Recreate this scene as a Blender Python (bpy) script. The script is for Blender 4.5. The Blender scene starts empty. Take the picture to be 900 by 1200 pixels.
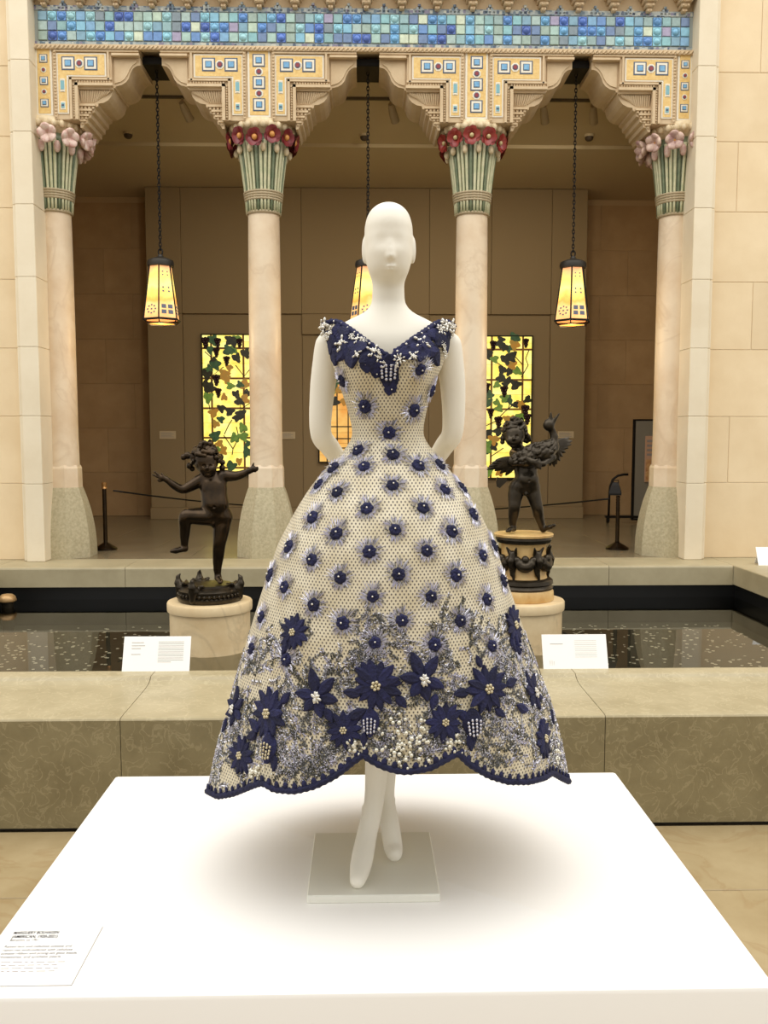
import bpy, bmesh, math, random
import numpy as np
from mathutils import Vector, Matrix
from mathutils.bvhtree import BVHTree

# ---------------------------------------------------------------- camera, world, lights, exposure
scene = bpy.context.scene
COL = scene.collection
F, HC = 1040.0, 1.6                       # focal length in pixels of a 900x1200 frame, eye height
PITCH, YAW = math.atan(87 / F), math.atan(23 / F)
cam_d = bpy.data.cameras.new('camera')
cam_d.sensor_fit = 'VERTICAL'
cam_d.sensor_height = 36.0
cam_d.lens = F / 1200 * 36.0
cam_d.clip_start, cam_d.clip_end = 0.05, 100
cam = bpy.data.objects.new('camera', cam_d)
COL.objects.link(cam)
cam.location = (0, 0, HC)
cam.rotation_euler = (math.pi / 2 - PITCH, 0, -YAW)
scene.camera = cam

world = bpy.data.worlds.new('world')
scene.world = world
world.use_nodes = True
wb = world.node_tree.nodes['Background']
wb.inputs[0].default_value = (1.0, 0.985, 0.95, 1)
wb.inputs[1].default_value = 0.88

sky_d = bpy.data.lights.new('skylight', 'AREA')      # the glass roof over the court
sky_d.shape = 'RECTANGLE'
sky_d.size, sky_d.size_y = 26, 10.5
sky_d.energy = 1650
sky_d.color = (1.0, 0.98, 0.945)
sky = bpy.data.objects.new('skylight', sky_d)
COL.objects.link(sky)
sky.location = (0, 2.9, 9.5)

scene.view_settings.view_transform = 'Standard'
scene.view_settings.look = 'None'
scene.view_settings.exposure = 0.0
scene.view_settings.gamma = 1.0
scene.view_settings.use_curve_mapping = False
try:
    scene.cycles.sample_clamp_indirect = 4.0
    scene.cycles.max_bounces = 8
except Exception:
    pass

random.seed(4)
rng = np.random.default_rng(4)
PI = math.pi

# ---------------------------------------------------------------- pixel <-> place helpers (camera as above)
_fw = np.array([math.sin(YAW) * math.cos(PITCH), math.cos(YAW) * math.cos(PITCH), -math.sin(PITCH)])
_rt = np.array([math.cos(YAW), -math.sin(YAW), 0.0])
_up = np.cross(_rt, _fw)
_O = np.array([0, 0, HC])
def ray(x, y): return _fw + _rt * (x - 450) / F - _up * (y - 600) / F
def at(x, y, Y):
    d = ray(x, y); return _O + d * Y / d[1]
def atz(x, y, Z):
    d = ray(x, y); return _O + d * (Z - HC) / d[2]
def proj(p):
    v = np.array(p) - _O; z = v @ _fw
    return 450 + F * (v @ _rt) / z, 600 - F * (v @ _up) / z

# ---------------------------------------------------------------- object helpers
def link(o, parent=None):
    COL.objects.link(o)
    if parent is not None: o.parent = parent
    return o
def wloc(o):
    v = Vector((0, 0, 0))
    while o is not None:
        v += o.location; o = o.parent
    return v
def tag(o, label=None, cat=None, group=None, kind=None):
    if label: o['label'] = label
    if cat: o['category'] = cat
    if group: o['group'] = group
    if kind: o['kind'] = kind
    return o
def thing(name, loc, label, cat, group=None, kind=None):
    o = bpy.data.objects.new(name, None)
    o.empty_display_size = 0.1
    o.location = loc
    link(o)
    return tag(o, label, cat, group, kind)
def copy_tree(o, parent=None, loc=None):
    c = o.copy()
    link(c, parent)
    if loc is not None: c.location = loc
    for ch in list(o.children): copy_tree(ch, c)
    return c
def inst(name, mesh, parent=None, loc=(0, 0, 0), rot=None, scale=None, mat=None, matrix=None):
    o = bpy.data.objects.new(name, mesh)
    link(o, parent)
    if matrix is not None: o.matrix_basis = matrix
    else:
        o.location = loc
        if rot: o.rotation_euler = rot
        if scale: o.scale = scale
    if mat is not None:
        o.material_slots[0].link = 'OBJECT'
        o.material_slots[0].material = mat
    return o

class MB:
    def __init__(s): s.v, s.f, s.m, s.uv = [], [], [], None
    def add(s, vs, fs, mi=0):
        n = len(s.v)
        s.v += [tuple(map(float, p)) for p in vs]
        for f in fs:
            s.f.append([i + n for i in f]); s.m.append(mi)
        return s
    def box(s, x0, x1, y0, y1, z0, z1, mi=0):
        return s.add([(x0,y0,z0),(x1,y0,z0),(x1,y1,z0),(x0,y1,z0),(x0,y0,z1),(x1,y0,z1),(x1,y1,z1),(x0,y1,z1)],
                     [(0,3,2,1),(4,5,6,7),(0,1,5,4),(1,2,6,5),(2,3,7,6),(3,0,4,7)], mi)
    def cbox(s, x0, x1, y0, y1, z0, z1, b, mi=0):
        lo, hi = (x0, y0, z0), (x1, y1, z1)
        pts, idx = [], {}
        for i in (0, 1):
            for j in (0, 1):
                for k in (0, 1):
                    c = [(lo, hi)[t][n] for n, t in enumerate((i, j, k))]
                    for ax in range(3):
                        p = list(c)
                        for q in range(3):
                            if q != ax: p[q] += b if (i, j, k)[q] == 0 else -b
                        idx[(i, j, k, ax)] = len(pts); pts.append(p)
        fs = []
        for ax in range(3):
            u, w = [q for q in range(3) if q != ax]
            for t in (0, 1):
                loop = []
                for (a, c) in ((0, 0), (1, 0), (1, 1), (0, 1)):
                    key = [0, 0, 0]; key[ax] = t; key[u] = a; key[w] = c
                    loop.append(idx[(*key, ax)])
                fs.append(loop)
            for a in (0, 1):
                for c in (0, 1):
                    k0 = [0, 0, 0]; k0[u] = a; k0[w] = c; k1 = list(k0); k1[ax] = 1
                    fs.append([idx[(*k0, u)], idx[(*k1, u)], idx[(*k1, w)], idx[(*k0, w)]])
        for i in (0, 1):
            for j in (0, 1):
                for k in (0, 1):
                    fs.append([idx[(i, j, k, 0)], idx[(i, j, k, 1)], idx[(i, j, k, 2)]])
        c0 = np.mean(pts, axis=0); P = np.array(pts); out = []
        for f in fs:
            n = np.cross(P[f[1]] - P[f[0]], P[f[2]] - P[f[0]])
            out.append(f if n @ (P[f].mean(0) - c0) > 0 else f[::-1])
        return s.add(pts, out, mi)
    def prism(s, poly, y0, y1, mi=0, ax='y'):
        n = len(poly)
        def mk(a, b, t):
            return (a, t, b) if ax == 'y' else ((t, a, b) if ax == 'x' else (a, b, t))
        vs = [mk(a, b, y0) for a, b in poly] + [mk(a, b, y1) for a, b in poly]
        area = sum(poly[i][0] * poly[(i + 1) % n][1] - poly[(i + 1) % n][0] * poly[i][1] for i in range(n))
        fs = [list(range(n)), list(range(2 * n - 1, n - 1, -1))] + [[i, i + n, (i + 1) % n + n, (i + 1) % n] for i in range(n)]
        flip = (area < 0) ^ (ax != 'y')
        if flip: fs = [f[::-1] for f in fs]
        return s.add(vs, fs, mi)
    def lathe(s, prof, n=24, c=(0, 0, 0), a0=0.0, mi=0, sx=1.0, sy=1.0, lobes=0, amp=0.0, cap=True):
        vs, fs = [], []
        for (r, z) in prof:
            for k in range(n):
                a = a0 + 2 * PI * k / n
                rr = r * (1 + amp * math.cos(lobes * a)) if lobes else r
                vs.append((c[0] + sx * rr * math.cos(a), c[1] + sy * rr * math.sin(a), c[2] + z))
        for i in range(len(prof) - 1):
            for k in range(n):
                k2 = (k + 1) % n
                fs.append((i * n + k, i * n + k2, (i + 1) * n + k2, (i + 1) * n + k))
        if cap:
            fs.append(list(range(n))[::-1]); fs.append([(len(prof) - 1) * n + k for k in range(n)])
        return s.add(vs, fs, mi)
    def tube(s, pts, r, n=8, mi=0, closed=False, cap=True):
        P = [Vector(p) for p in pts]
        m = len(P)
        R = r if hasattr(r, '__len__') else [r] * m
        vs, fs = [], []
        t0 = (P[1] - P[0]).normalized()
        nrm = t0.orthogonal().normalized()
        for i in range(m):
            if closed: t = (P[(i + 1) % m] - P[i - 1]).normalized()
            else: t = (P[min(i + 1, m - 1)] - P[max(i - 1, 0)]).normalized()
            nrm = (nrm - t * nrm.dot(t))
            nrm = nrm.normalized() if nrm.length > 1e-9 else t.orthogonal().normalized()
            b = t.cross(nrm)
            for k in range(n):
                a = 2 * PI * k / n
                vs.append(P[i] + (nrm * math.cos(a) + b * math.sin(a)) * R[i])
        for i in range(m if closed else m - 1):
            j = (i + 1) % m
            for k in range(n):
                k2 = (k + 1) % n
                fs.append((i * n + k, i * n + k2, j * n + k2, j * n + k))
        if cap and not closed:
            fs.append(list(range(n))[::-1]); fs.append([(m - 1) * n + k for k in range(n)])
        return s.add(vs, fs, mi)
    def sphere(s, c, r, nu=10, nv=6, mi=0, M=None):
        R = r if hasattr(r, '__len__') else (r, r, r)
        vs = [(0, 0, -R[2])]
        for j in range(1, nv):
            b = -PI / 2 + PI * j / nv
            for k in range(nu):
                a = 2 * PI * k / nu
                vs.append((R[0] * math.cos(b) * math.cos(a), R[1] * math.cos(b) * math.sin(a), R[2] * math.sin(b)))
        vs.append((0, 0, R[2]))
        fs = [(0, 1 + (k + 1) % nu, 1 + k) for k in range(nu)]
        for j in range(nv - 2):
            for k in range(nu):
                k2 = (k + 1) % nu
                fs.append((1 + j * nu + k, 1 + j * nu + k2, 1 + (j + 1) * nu + k2, 1 + (j + 1) * nu + k))
        t = len(vs) - 1
        fs += [(t, 1 + (nv - 2) * nu + k, 1 + (nv - 2) * nu + (k + 1) % nu) for k in range(nu)]
        if M is not None: vs = [M @ Vector(p) for p in vs]
        return s.add([(p[0] + c[0], p[1] + c[1], p[2] + c[2]) for p in vs], fs, mi)
    def mesh(s, name, mats, smooth=False, off=(0, 0, 0)):
        me = bpy.data.meshes.new(name)
        me.from_pydata([(a - off[0], b - off[1], c - off[2]) for a, b, c in s.v], [], s.f)
        if not isinstance(mats, (list, tuple)): mats = [mats]
        for m in mats: me.materials.append(m)
        if len(mats) > 1: me.polygons.foreach_set('material_index', s.m)
        if smooth is True: me.polygons.foreach_set('use_smooth', [True] * len(me.polygons))
        me.update()
        if smooth == 'auto':
            me.polygons.foreach_set('use_smooth', [True] * len(me.polygons))
            me.set_sharp_from_angle(angle=math.radians(38))
        return me
    def build(s, name, mats, parent=None, smooth=False, world=True):
        off = wloc(parent) if (world and parent is not None) else (0, 0, 0)
        return inst(name, s.mesh(name, mats, smooth, off), parent)

# ---------------------------------------------------------------- smooth bodies from blended solids
import openvdb
def sdf_mesh(name, prims, vox, mats, smooth=0):
    """prims: ('c',p0,r0,p1,r1,k) tapered limb, ('e',centre,radii,k[,3x3]) ellipsoid, ('s',centre,radii,k) hollow"""
    lo = np.full(3, 1e9); hi = -lo
    for p in prims:
        if p[0] == 'c':
            for q, r in ((p[1], p[2]), (p[3], p[4])):
                lo = np.minimum(lo, np.array(q) - r); hi = np.maximum(hi, np.array(q) + r)
        elif p[0] == 'e':
            R = max(p[2]); lo = np.minimum(lo, np.array(p[1]) - R); hi = np.maximum(hi, np.array(p[1]) + R)
    lo -= vox * 6; hi += vox * 6
    n = np.ceil((hi - lo) / vox).astype(int) + 1
    D = np.full(n, 1.0, np.float32)
    for p in prims:
        k = p[5] if p[0] == 'c' else p[3]
        if p[0] == 'c':
            a, b = np.array(p[1], float), np.array(p[3], float); R = max(p[2], p[4])
            bl, bh = np.minimum(a, b) - R, np.maximum(a, b) + R
        else:
            a = np.array(p[1], float); R = max(p[2]); bl, bh = a - R, a + R
        mg = max(k, vox * 4) + vox * 3
        i0 = np.clip(((bl - mg - lo) / vox).astype(int), 0, n - 1); i1 = np.clip(((bh + mg - lo) / vox).astype(int) + 1, 1, n)
        ax = [lo[q] + vox * np.arange(i0[q], i1[q]) for q in range(3)]
        X, Y, Z = np.meshgrid(*ax, indexing='ij')
        if p[0] == 'c':
            ab = b - a; L2 = max(ab @ ab, 1e-12)
            t = np.clip(((X - a[0]) * ab[0] + (Y - a[1]) * ab[1] + (Z - a[2]) * ab[2]) / L2, 0, 1)
            d = np.sqrt((X - a[0] - t * ab[0]) ** 2 + (Y - a[1] - t * ab[1]) ** 2 + (Z - a[2] - t * ab[2]) ** 2) - (p[2] + t * (p[4] - p[2]))
        else:
            r = p[2]; x, y, z = X - a[0], Y - a[1], Z - a[2]
            if len(p) > 4 and p[4] is not None:
                M = np.array(p[4]).T
                x, y, z = (M[i][0] * x + M[i][1] * y + M[i][2] * z for i in range(3))
            k0 = np.sqrt((x / r[0]) ** 2 + (y / r[1]) ** 2 + (z / r[2]) ** 2)
            k1 = np.sqrt((x / r[0] ** 2) ** 2 + (y / r[1] ** 2) ** 2 + (z / r[2] ** 2) ** 2)
            d = k0 * (k0 - 1) / np.maximum(k1, 1e-6)
            d = np.where(k1 < 1e-6, -min(r), d)
        S = D[i0[0]:i1[0], i0[1]:i1[1], i0[2]:i1[2]]
        if p[0] == 's':
            d = -d
            h = np.maximum(k - np.abs(S - d), 0) / max(k, 1e-6)
            D[i0[0]:i1[0], i0[1]:i1[1], i0[2]:i1[2]] = np.maximum(S, d) + h * h * k / 4
        else:
            h = np.maximum(k - np.abs(S - d), 0) / max(k, 1e-6)
            D[i0[0]:i1[0], i0[1]:i1[1], i0[2]:i1[2]] = np.minimum(S, d) - h * h * k / 4
    g = openvdb.FloatGrid(1.0)
    g.copyFromArray(np.ascontiguousarray(D))
    pts, tris, quads = g.convertToPolygons(isovalue=0.0)
    pts = np.array(pts) * vox + lo
    me = bpy.data.meshes.new(name)
    me.from_pydata(pts.tolist(), [], np.array(quads)[:, ::-1].tolist() + np.array(tris).tolist())
    bm = bmesh.new(); bm.from_mesh(me)
    for _ in range(smooth): bmesh.ops.smooth_vert(bm, verts=bm.verts, factor=0.5, use_axis_x=True, use_axis_y=True, use_axis_z=True)
    bmesh.ops.recalc_face_normals(bm, faces=bm.faces)
    bm.to_mesh(me); bm.free()
    me.polygons.foreach_set('use_smooth', [True] * len(me.polygons))
    if not isinstance(mats, (list, tuple)): mats = [mats]
    for m in mats: me.materials.append(m)
    return me
def limb(B, pts, radii, k=.004, n=7):
    """a smoothly curved, smoothly tapering limb through the given joints"""
    P = np.array([list(p) + [r] for p, r in zip(pts, radii)], float)
    P = np.vstack([2 * P[0] - P[1], P, 2 * P[-1] - P[-2]])
    out = []
    for i in range(1, len(P) - 2):
        for j in range(n):
            t = j / n
            a, b, c, d = P[i - 1], P[i], P[i + 1], P[i + 2]
            out.append(.5 * (2 * b + (c - a) * t + (2 * a - 5 * b + 4 * c - d) * t * t + (3 * b - a - 3 * c + d) * t ** 3))
    out.append(P[-2])
    for a, b in zip(out[:-1], out[1:]): B.append(('c', a[:3], a[3], b[:3], b[3], k))
def sdf_obj(name, prims, vox, mat, parent=None, smooth=0):
    me = sdf_mesh(name, prims, vox, mat, smooth)
    if parent is not None: me.transform(Matrix.Translation(-wloc(parent)))
    return inst(name, me, parent)

# ---------------------------------------------------------------- materials
def srgb(r, g, b):
    f = lambda c: (c / 255 / 12.92) if c / 255 <= 0.04045 else ((c / 255 + 0.055) / 1.055) ** 2.4
    return (f(r), f(g), f(b), 1.0)
def new_mat(name):
    m = bpy.data.materials.new(name)
    m.use_nodes = True
    nt = m.node_tree
    return m, nt, nt.nodes['Principled BSDF']
def mat(name, col, rough=0.7, metal=0.0, col2=None, scale=6.0, bump=0.0, bscale=40.0, tint=0.0, coat=0.0, detail=6.0, spec=None, veins=None, vscale=2.0, vamt=0.3):
    m, nt, b = new_mat(name)
    N, L = nt.nodes, nt.links
    b.inputs['Roughness'].default_value = rough
    b.inputs['Metallic'].default_value = metal
    b.inputs['Base Color'].default_value = col
    if spec is not None: b.inputs['Specular IOR Level'].default_value = spec
    if coat:
        b.inputs['Coat Weight'].default_value = coat
        b.inputs['Coat Roughness'].default_value = 0.1
    tc = N.new('ShaderNodeTexCoord')
    geo = N.new('ShaderNodeNewGeometry')
    last = None
    if col2 is not None:
        nz = N.new('ShaderNodeTexNoise'); nz.inputs['Scale'].default_value = scale; nz.inputs['Detail'].default_value = detail
        nz.inputs['Roughness'].default_value = 0.62
        L.new(geo.outputs['Position'], nz.inputs['Vector'])
        cr = N.new('ShaderNodeValToRGB')
        cr.color_ramp.elements[0].position = 0.36; cr.color_ramp.elements[1].position = 0.66
        cr.color_ramp.elements[0].color = col; cr.color_ramp.elements[1].color = col2
        L.new(nz.outputs['Fac'], cr.inputs['Fac'])
        last = cr.outputs['Color']
    if veins is not None:
        nv = N.new('ShaderNodeTexNoise'); nv.inputs['Scale'].default_value = vscale; nv.inputs['Detail'].default_value = 9
        nv.inputs['Distortion'].default_value = 1.2
        L.new(geo.outputs['Position'], nv.inputs['Vector'])
        vr = N.new('ShaderNodeValToRGB')
        e = vr.color_ramp.elements
        e[0].position = 0.47; e[0].color = (0, 0, 0, 1); e[1].position = 0.53; e[1].color = (0, 0, 0, 1)
        x = e.new(0.5); x.color = (1, 1, 1, 1)
        L.new(nv.outputs['Fac'], vr.inputs['Fac'])
        mx = N.new('ShaderNodeMix'); mx.data_type = 'RGBA'
        vm = N.new('ShaderNodeMath'); vm.operation = 'MULTIPLY'; vm.inputs[1].default_value = vamt
        L.new(vr.outputs['Color'], vm.inputs[0]); L.new(vm.outputs[0], mx.inputs['Factor'])
        if last is not None: L.new(last, mx.inputs['A'])
        else: mx.inputs['A'].default_value = col
        mx.inputs['B'].default_value = veins
        last = mx.outputs['Result']
    if tint:
        oi = N.new('ShaderNodeObjectInfo')
        mr = N.new('ShaderNodeMapRange')
        mr.inputs['To Min'].default_value = 1 - tint; mr.inputs['To Max'].default_value = 1 + tint
        L.new(oi.outputs['Random'], mr.inputs['Value'])
        hv = N.new('ShaderNodeHueSaturation')
        L.new(mr.outputs['Result'], hv.inputs['Value'])
        if last is not None: L.new(last, hv.inputs['Color'])
        else: hv.inputs['Color'].default_value = col
        last = hv.outputs['Color']
    if last is not None: L.new(last, b.inputs['Base Color'])
    if bump:
        nb = N.new('ShaderNodeTexNoise'); nb.inputs['Scale'].default_value = bscale; nb.inputs['Detail'].default_value = 5
        L.new(geo.outputs['Position'], nb.inputs['Vector'])
        bp = N.new('ShaderNodeBump'); bp.inputs['Strength'].default_value = bump; bp.inputs['Distance'].default_value = 0.01
        L.new(nb.outputs['Fac'], bp.inputs['Height']); L.new(bp.outputs['Normal'], b.inputs['Normal'])
    return m
def emis(name, col, strength, col2=None, scale=8.0):
    m, nt, b = new_mat(name)
    N, L = nt.nodes, nt.links
    b.inputs['Base Color'].default_value = (col[0] * .4, col[1] * .4, col[2] * .4, 1)
    b.inputs['Roughness'].default_value = 0.25
    b.inputs['Emission Color'].default_value = col
    b.inputs['Emission Strength'].default_value = strength
    if col2 is not None:
        geo = N.new('ShaderNodeNewGeometry')
        nz = N.new('ShaderNodeTexNoise'); nz.inputs['Scale'].default_value = scale; nz.inputs['Detail'].default_value = 4
        L.new(geo.outputs['Position'], nz.inputs['Vector'])
        cr = N.new('ShaderNodeValToRGB')
        cr.color_ramp.elements[0].position = 0.35; cr.color_ramp.elements[1].position = 0.65
        cr.color_ramp.elements[0].color = col; cr.color_ramp.elements[1].color = col2
        L.new(nz.outputs['Fac'], cr.inputs['Fac']); L.new(cr.outputs['Color'], b.inputs['Emission Color'])
    return m

M = {}
M['lime'] = mat('limestone', srgb(224, 200, 160), 0.75, col2=srgb(232, 210, 172), scale=2.2, bump=0.06, bscale=60, tint=0.035)
M['pier'] = mat('pale_limestone', srgb(224, 209, 180), 0.75, col2=srgb(232, 219, 192), scale=2.0, bump=0.05, bscale=60, tint=0.02)
M['carved'] = mat('carved_stone', srgb(202, 177, 140), 0.8, col2=srgb(214, 191, 156), scale=6, bump=0.12, bscale=50)
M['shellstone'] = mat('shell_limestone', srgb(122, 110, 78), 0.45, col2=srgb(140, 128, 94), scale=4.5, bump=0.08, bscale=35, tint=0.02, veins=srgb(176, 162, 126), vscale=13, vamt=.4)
M['ledge'] = mat('lit_ledge_limestone', srgb(160, 147, 114), 0.45, col2=srgb(176, 163, 130), scale=4.5, bump=0.08, bscale=35, tint=0.02, veins=srgb(200, 187, 152), vscale=13, vamt=.4)  # shell limestone again, lightened to paint the light falling on the ledge top
M['rimstone'] = mat('rim_limestone', srgb(160, 148, 116), 0.5, col2=srgb(174, 162, 130), scale=3.0, bump=0.05, bscale=40, tint=0.02)
M['travertine'] = mat('travertine_floor', srgb(160, 140, 102), 0.35, col2=srgb(176, 157, 120), scale=3.0, tint=0.03, veins=srgb(146, 116, 74), vscale=2.6, vamt=.35)
M['grout'] = mat('grout', srgb(120, 104, 76), 0.9)
M['mortar'] = mat('mortar', srgb(235, 222, 195), 0.9)
M['black'] = mat('black_pool_tile', (0.004, 0.004, 0.004, 1), 0.35)
M['poolfloor'] = mat('dark_pool_floor', srgb(44, 41, 31), 0.6, col2=srgb(58, 54, 42), scale=7)
M['gfloor'] = mat('gallery_floor_stone', srgb(118, 106, 82), 0.25, col2=srgb(132, 119, 94), scale=2.5, tint=0.03)
M['gwall'] = mat('gallery_stone', srgb(176, 142, 98), 0.8, col2=srgb(188, 154, 110), scale=3, tint=0.05)
M['gmortar'] = mat('gallery_mortar', srgb(196, 166, 124), 0.9)
M['taupe'] = mat('taupe_paint', srgb(146, 124, 88), 0.75)
M['taupe2'] = mat('taupe_panel_paint', srgb(140, 117, 84), 0.75)
M['ceil'] = mat('ceiling_paint', srgb(200, 182, 146), 0.85)
M['shadowline'] = mat('footing_shadow', srgb(40, 34, 26), 0.9)  # dark colour standing in for the shadow gap under the wall
M['dark'] = mat('dark_iron', srgb(30, 27, 24), 0.5, 0.6)
M['white'] = mat('white_platform_paint', srgb(246, 243, 238), 0.42, spec=0.3)
M['card'] = mat('white_card', srgb(250, 248, 243), 0.6)
M['ink'] = mat('black_ink', srgb(30, 30, 32), 0.8)
M['greyink'] = mat('grey_ink', srgb(150, 142, 136), 0.8)
M['plate'] = mat('cream_steel_plate', srgb(232, 230, 218), 0.4)
M['manq'] = mat('matte_mannequin', srgb(240, 234, 219), 0.5, spec=0.35)
M['bronze'] = mat('dark_bronze', srgb(68, 53, 36), 0.27, 0.85, col2=srgb(44, 35, 25), scale=14, bump=0.05, bscale=30, coat=.1)
M['bronze2'] = mat('aged_bronze', srgb(50, 43, 33), 0.32, 0.8, col2=srgb(66, 58, 46), scale=16, bump=0.12, bscale=40, coat=.1)
M['plinth'] = mat('marble_plinth', srgb(232, 210, 168), 0.5, col2=srgb(216, 189, 144), scale=3.5, bump=0.03, veins=srgb(170, 148, 116), vscale=1.7)
M['sienna'] = mat('sienna_marble', srgb(216, 182, 122), 0.4, col2=srgb(196, 154, 92), scale=9)
M['shaft'] = mat('column_marble', srgb(232, 213, 184), 0.4, col2=srgb(216, 190, 156), scale=2.2, veins=srgb(200, 172, 138), vscale=1.6)
M['granite'] = mat('speckled_granite', srgb(166, 155, 124), 0.75, col2=srgb(190, 179, 147), scale=42, bump=0.2, bscale=70)

# ================================================================ SETTING
ZR = 0.468            # top of the pool rim and gallery floor
Y_WALL = 3.53         # near pool wall, court side
Y_FAR = 7.76          # far pool rim
Y_ARC = 8.30          # front of the arcade
Y_COL = 8.56          # column axis
ZW = 0.179            # water level

# ---- court floor: slabs laid in rows
fl = thing('floor', (0, 0, 0), 'warm beige travertine floor around the white platform', 'floor', kind='structure')
MB().box(-25, 25, -25, Y_WALL + .3, -0.2, -0.012).build('floor_bed', M['grout'], fl)
ys = [-0.6, 0.3, 1.2, 2.1, 3.0, Y_WALL - 0.004]
for r in range(5):
    for c in range(4):
        x0 = -4.4 + c * 2.2 + (0.5 if r % 2 else 0)
        MB().cbox(x0 + .0015, x0 + 2.1985, ys[r] + .002, ys[r + 1] - .002, -0.05, 0.0, .002).build('floor_slab', M['travertine'], fl)

# ---- near pool wall: long blocks with a seat-like ledge and a raised inner lip
wf = thing('wall_pool_front', (0, Y_WALL, 0), 'low brown shell-limestone pool wall with a broad ledge painted lighter for its top light', 'pool wall', kind='structure')
prof = [(Y_WALL, 0.012), (Y_WALL, 0.459), (4.165, .459), (4.165, -0.1), (4.0, -0.1), (4.0, 0.012)]
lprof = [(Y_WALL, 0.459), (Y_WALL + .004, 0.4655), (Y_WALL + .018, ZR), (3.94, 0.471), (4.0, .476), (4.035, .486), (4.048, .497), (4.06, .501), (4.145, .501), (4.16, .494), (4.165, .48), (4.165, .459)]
xs = [-4.95, -2.97, -.99, .985, 2.965, 4.95]
for a, b in zip(xs[:-1], xs[1:]):
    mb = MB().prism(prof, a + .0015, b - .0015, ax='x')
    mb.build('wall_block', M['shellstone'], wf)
    MB().prism(lprof, a + .0015, b - .0015, ax='x').build('ledge_lit_cap', M['ledge'], wf)  # thin cap that carries the painted top light
MB().box(-4.95, 4.95, Y_WALL + .012, 4.0, 0, 0.014).build('wall_base_shadow', M['shadowline'], wf)  # dark strip put in for the shadow line along the wall base

# ---- pool basin and water
pool = thing('pool_basin', (0, 6, -.05), 'dark sunken pool basin with black sides', 'pool', kind='structure')
MB().box(-3.5, 3.5, 4.1, 8.0, -0.15, -0.05).build('basin_floor', M['poolfloor'], pool)
MB().box(-3.5, 3.5, Y_FAR + .03, Y_FAR + .2, -0.05, 0.295).build('basin_side', M['black'], pool)
MB().box(3.313, 3.6, 4.1, Y_FAR + .03, -0.05, 0.295).build('basin_side', M['black'], pool)
MB().box(-3.6, -3.29, 4.1, Y_FAR + .03, -0.05, 0.295).build('basin_side', M['black'], pool)

m, nt, b = new_mat('pool_water')
N, L = nt.nodes, nt.links
fr = N.new('ShaderNodeFresnel'); fr.inputs['IOR'].default_value = 1.36
tr = N.new('ShaderNodeBsdfTransparent'); tr.inputs['Color'].default_value = (0.82, 0.82, 0.74, 1)
gl = N.new('ShaderNodeBsdfGlossy'); gl.inputs['Roughness'].default_value = 0.015
gl.inputs['Color'].default_value = (0.92, 0.92, 0.92, 1)
mx = N.new('ShaderNodeMixShader')
geo = N.new('ShaderNodeNewGeometry'); nz = N.new('ShaderNodeTexNoise'); nz.inputs['Scale'].default_value = 5; nz.inputs['Detail'].default_value = 2
bp = N.new('ShaderNodeBump'); bp.inputs['Strength'].default_value = 0.012; bp.inputs['Distance'].default_value = 0.02
L.new(geo.outputs['Position'], nz.inputs['Vector']); L.new(nz.outputs['Fac'], bp.inputs['Height'])
L.new(bp.outputs['Normal'], gl.inputs['Normal']); L.new(bp.outputs['Normal'], fr.inputs['Normal'])
L.new(fr.outputs[0], mx.inputs[0]); L.new(tr.outputs[0], mx.inputs[1]); L.new(gl.outputs[0], mx.inputs[2])
L.new(mx.outputs[0], N['Material Output'].inputs['Surface'])
M['water'] = m
w = MB().add([(-3.3, 4.15, ZW), (3.32, 4.15, ZW), (3.32, Y_FAR + .04, ZW), (-3.3, Y_FAR + .04, ZW)], [(0, 1, 2, 3)]).build('pool_water', M['water'])
tag(w, 'still dark water filling the court pool', 'water', kind='structure')

# coins on the pool floor
M['coin'] = mat('coin_metal', srgb(238, 230, 210), 0.4, 0.1)
mb = MB()
for i in range(1900):
    x, y = rng.uniform(-3.2, 3.2), rng.uniform(4.3, 7.7)
    if math.hypot(x + 1.0, y - 5.95) < .32 or math.hypot(x - 1.09, y - 5.95) < .32: continue
    r = rng.uniform(.008, .016)
    mb.lathe([(r, -.0495), (r, -.047)], 6, (x, y, 0), a0=rng.uniform(0, 1))
tag(mb.build('coins', M['coin']), 'scattered coins lying on the dark pool floor', 'coins', kind='stuff')

# ---- far rim, side rims
rim = thing('wall_pool_back', (0, Y_FAR, .29), 'pale stone rim along the far side of the pool', 'pool rim', kind='structure')
rp = [(Y_FAR, .293), (Y_FAR, .45), (Y_FAR + .006, .462), (Y_FAR + .02, ZR), (8.30, ZR), (8.30, .293)]
for a, b in zip([-3.25, -2.1, .03, 2.17], [-2.1, .03, 2.17, 3.283]):
    MB().prism(rp, a + .002, b - .002, ax='x').build('rim_block', M['rimstone'], rim)
for nm, x0, x1, lab in (('wall_pool_right', 3.285, 4.3, 'stone rim running along the right side of the pool'), ('wall_pool_left', -4.3, -3.252, 'stone rim running along the left side of the pool')):
    s = thing(nm, ((x0 + x1) / 2, 6, .29), lab, 'pool rim', kind='structure')
    for a, b in ((4.17, 6.0), (6.004, 8.30)):
        MB().cbox(x0, x1, a, b, .293, ZR, .006).build('rim_block', M['rimstone'], s)

# ---- gallery floor
gf = thing('floor_gallery', (0, 10.5, 0.4), 'grey-beige stone floor of the gallery behind the columns', 'floor', kind='structure')
MB().box(-6, 6, 8.3, 13.4, .30, .46).build('floor_bed', M['grout'], gf)
for r, (y0, y1) in enumerate(((8.302, 9.25), (9.25, 10.2), (10.2, 11.15), (11.15, 12.1), (12.1, 13.05))):
    for c in range(9):
        x0 = -5.2 + c * 1.18 - (.5 if r % 2 else 0)
        MB().cbox(x0 + .0015, x0 + 1.1785, y0 + .0015, y1 - .0015, .44, ZR, .001).build('floor_slab', M['gfloor'], gf)

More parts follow.
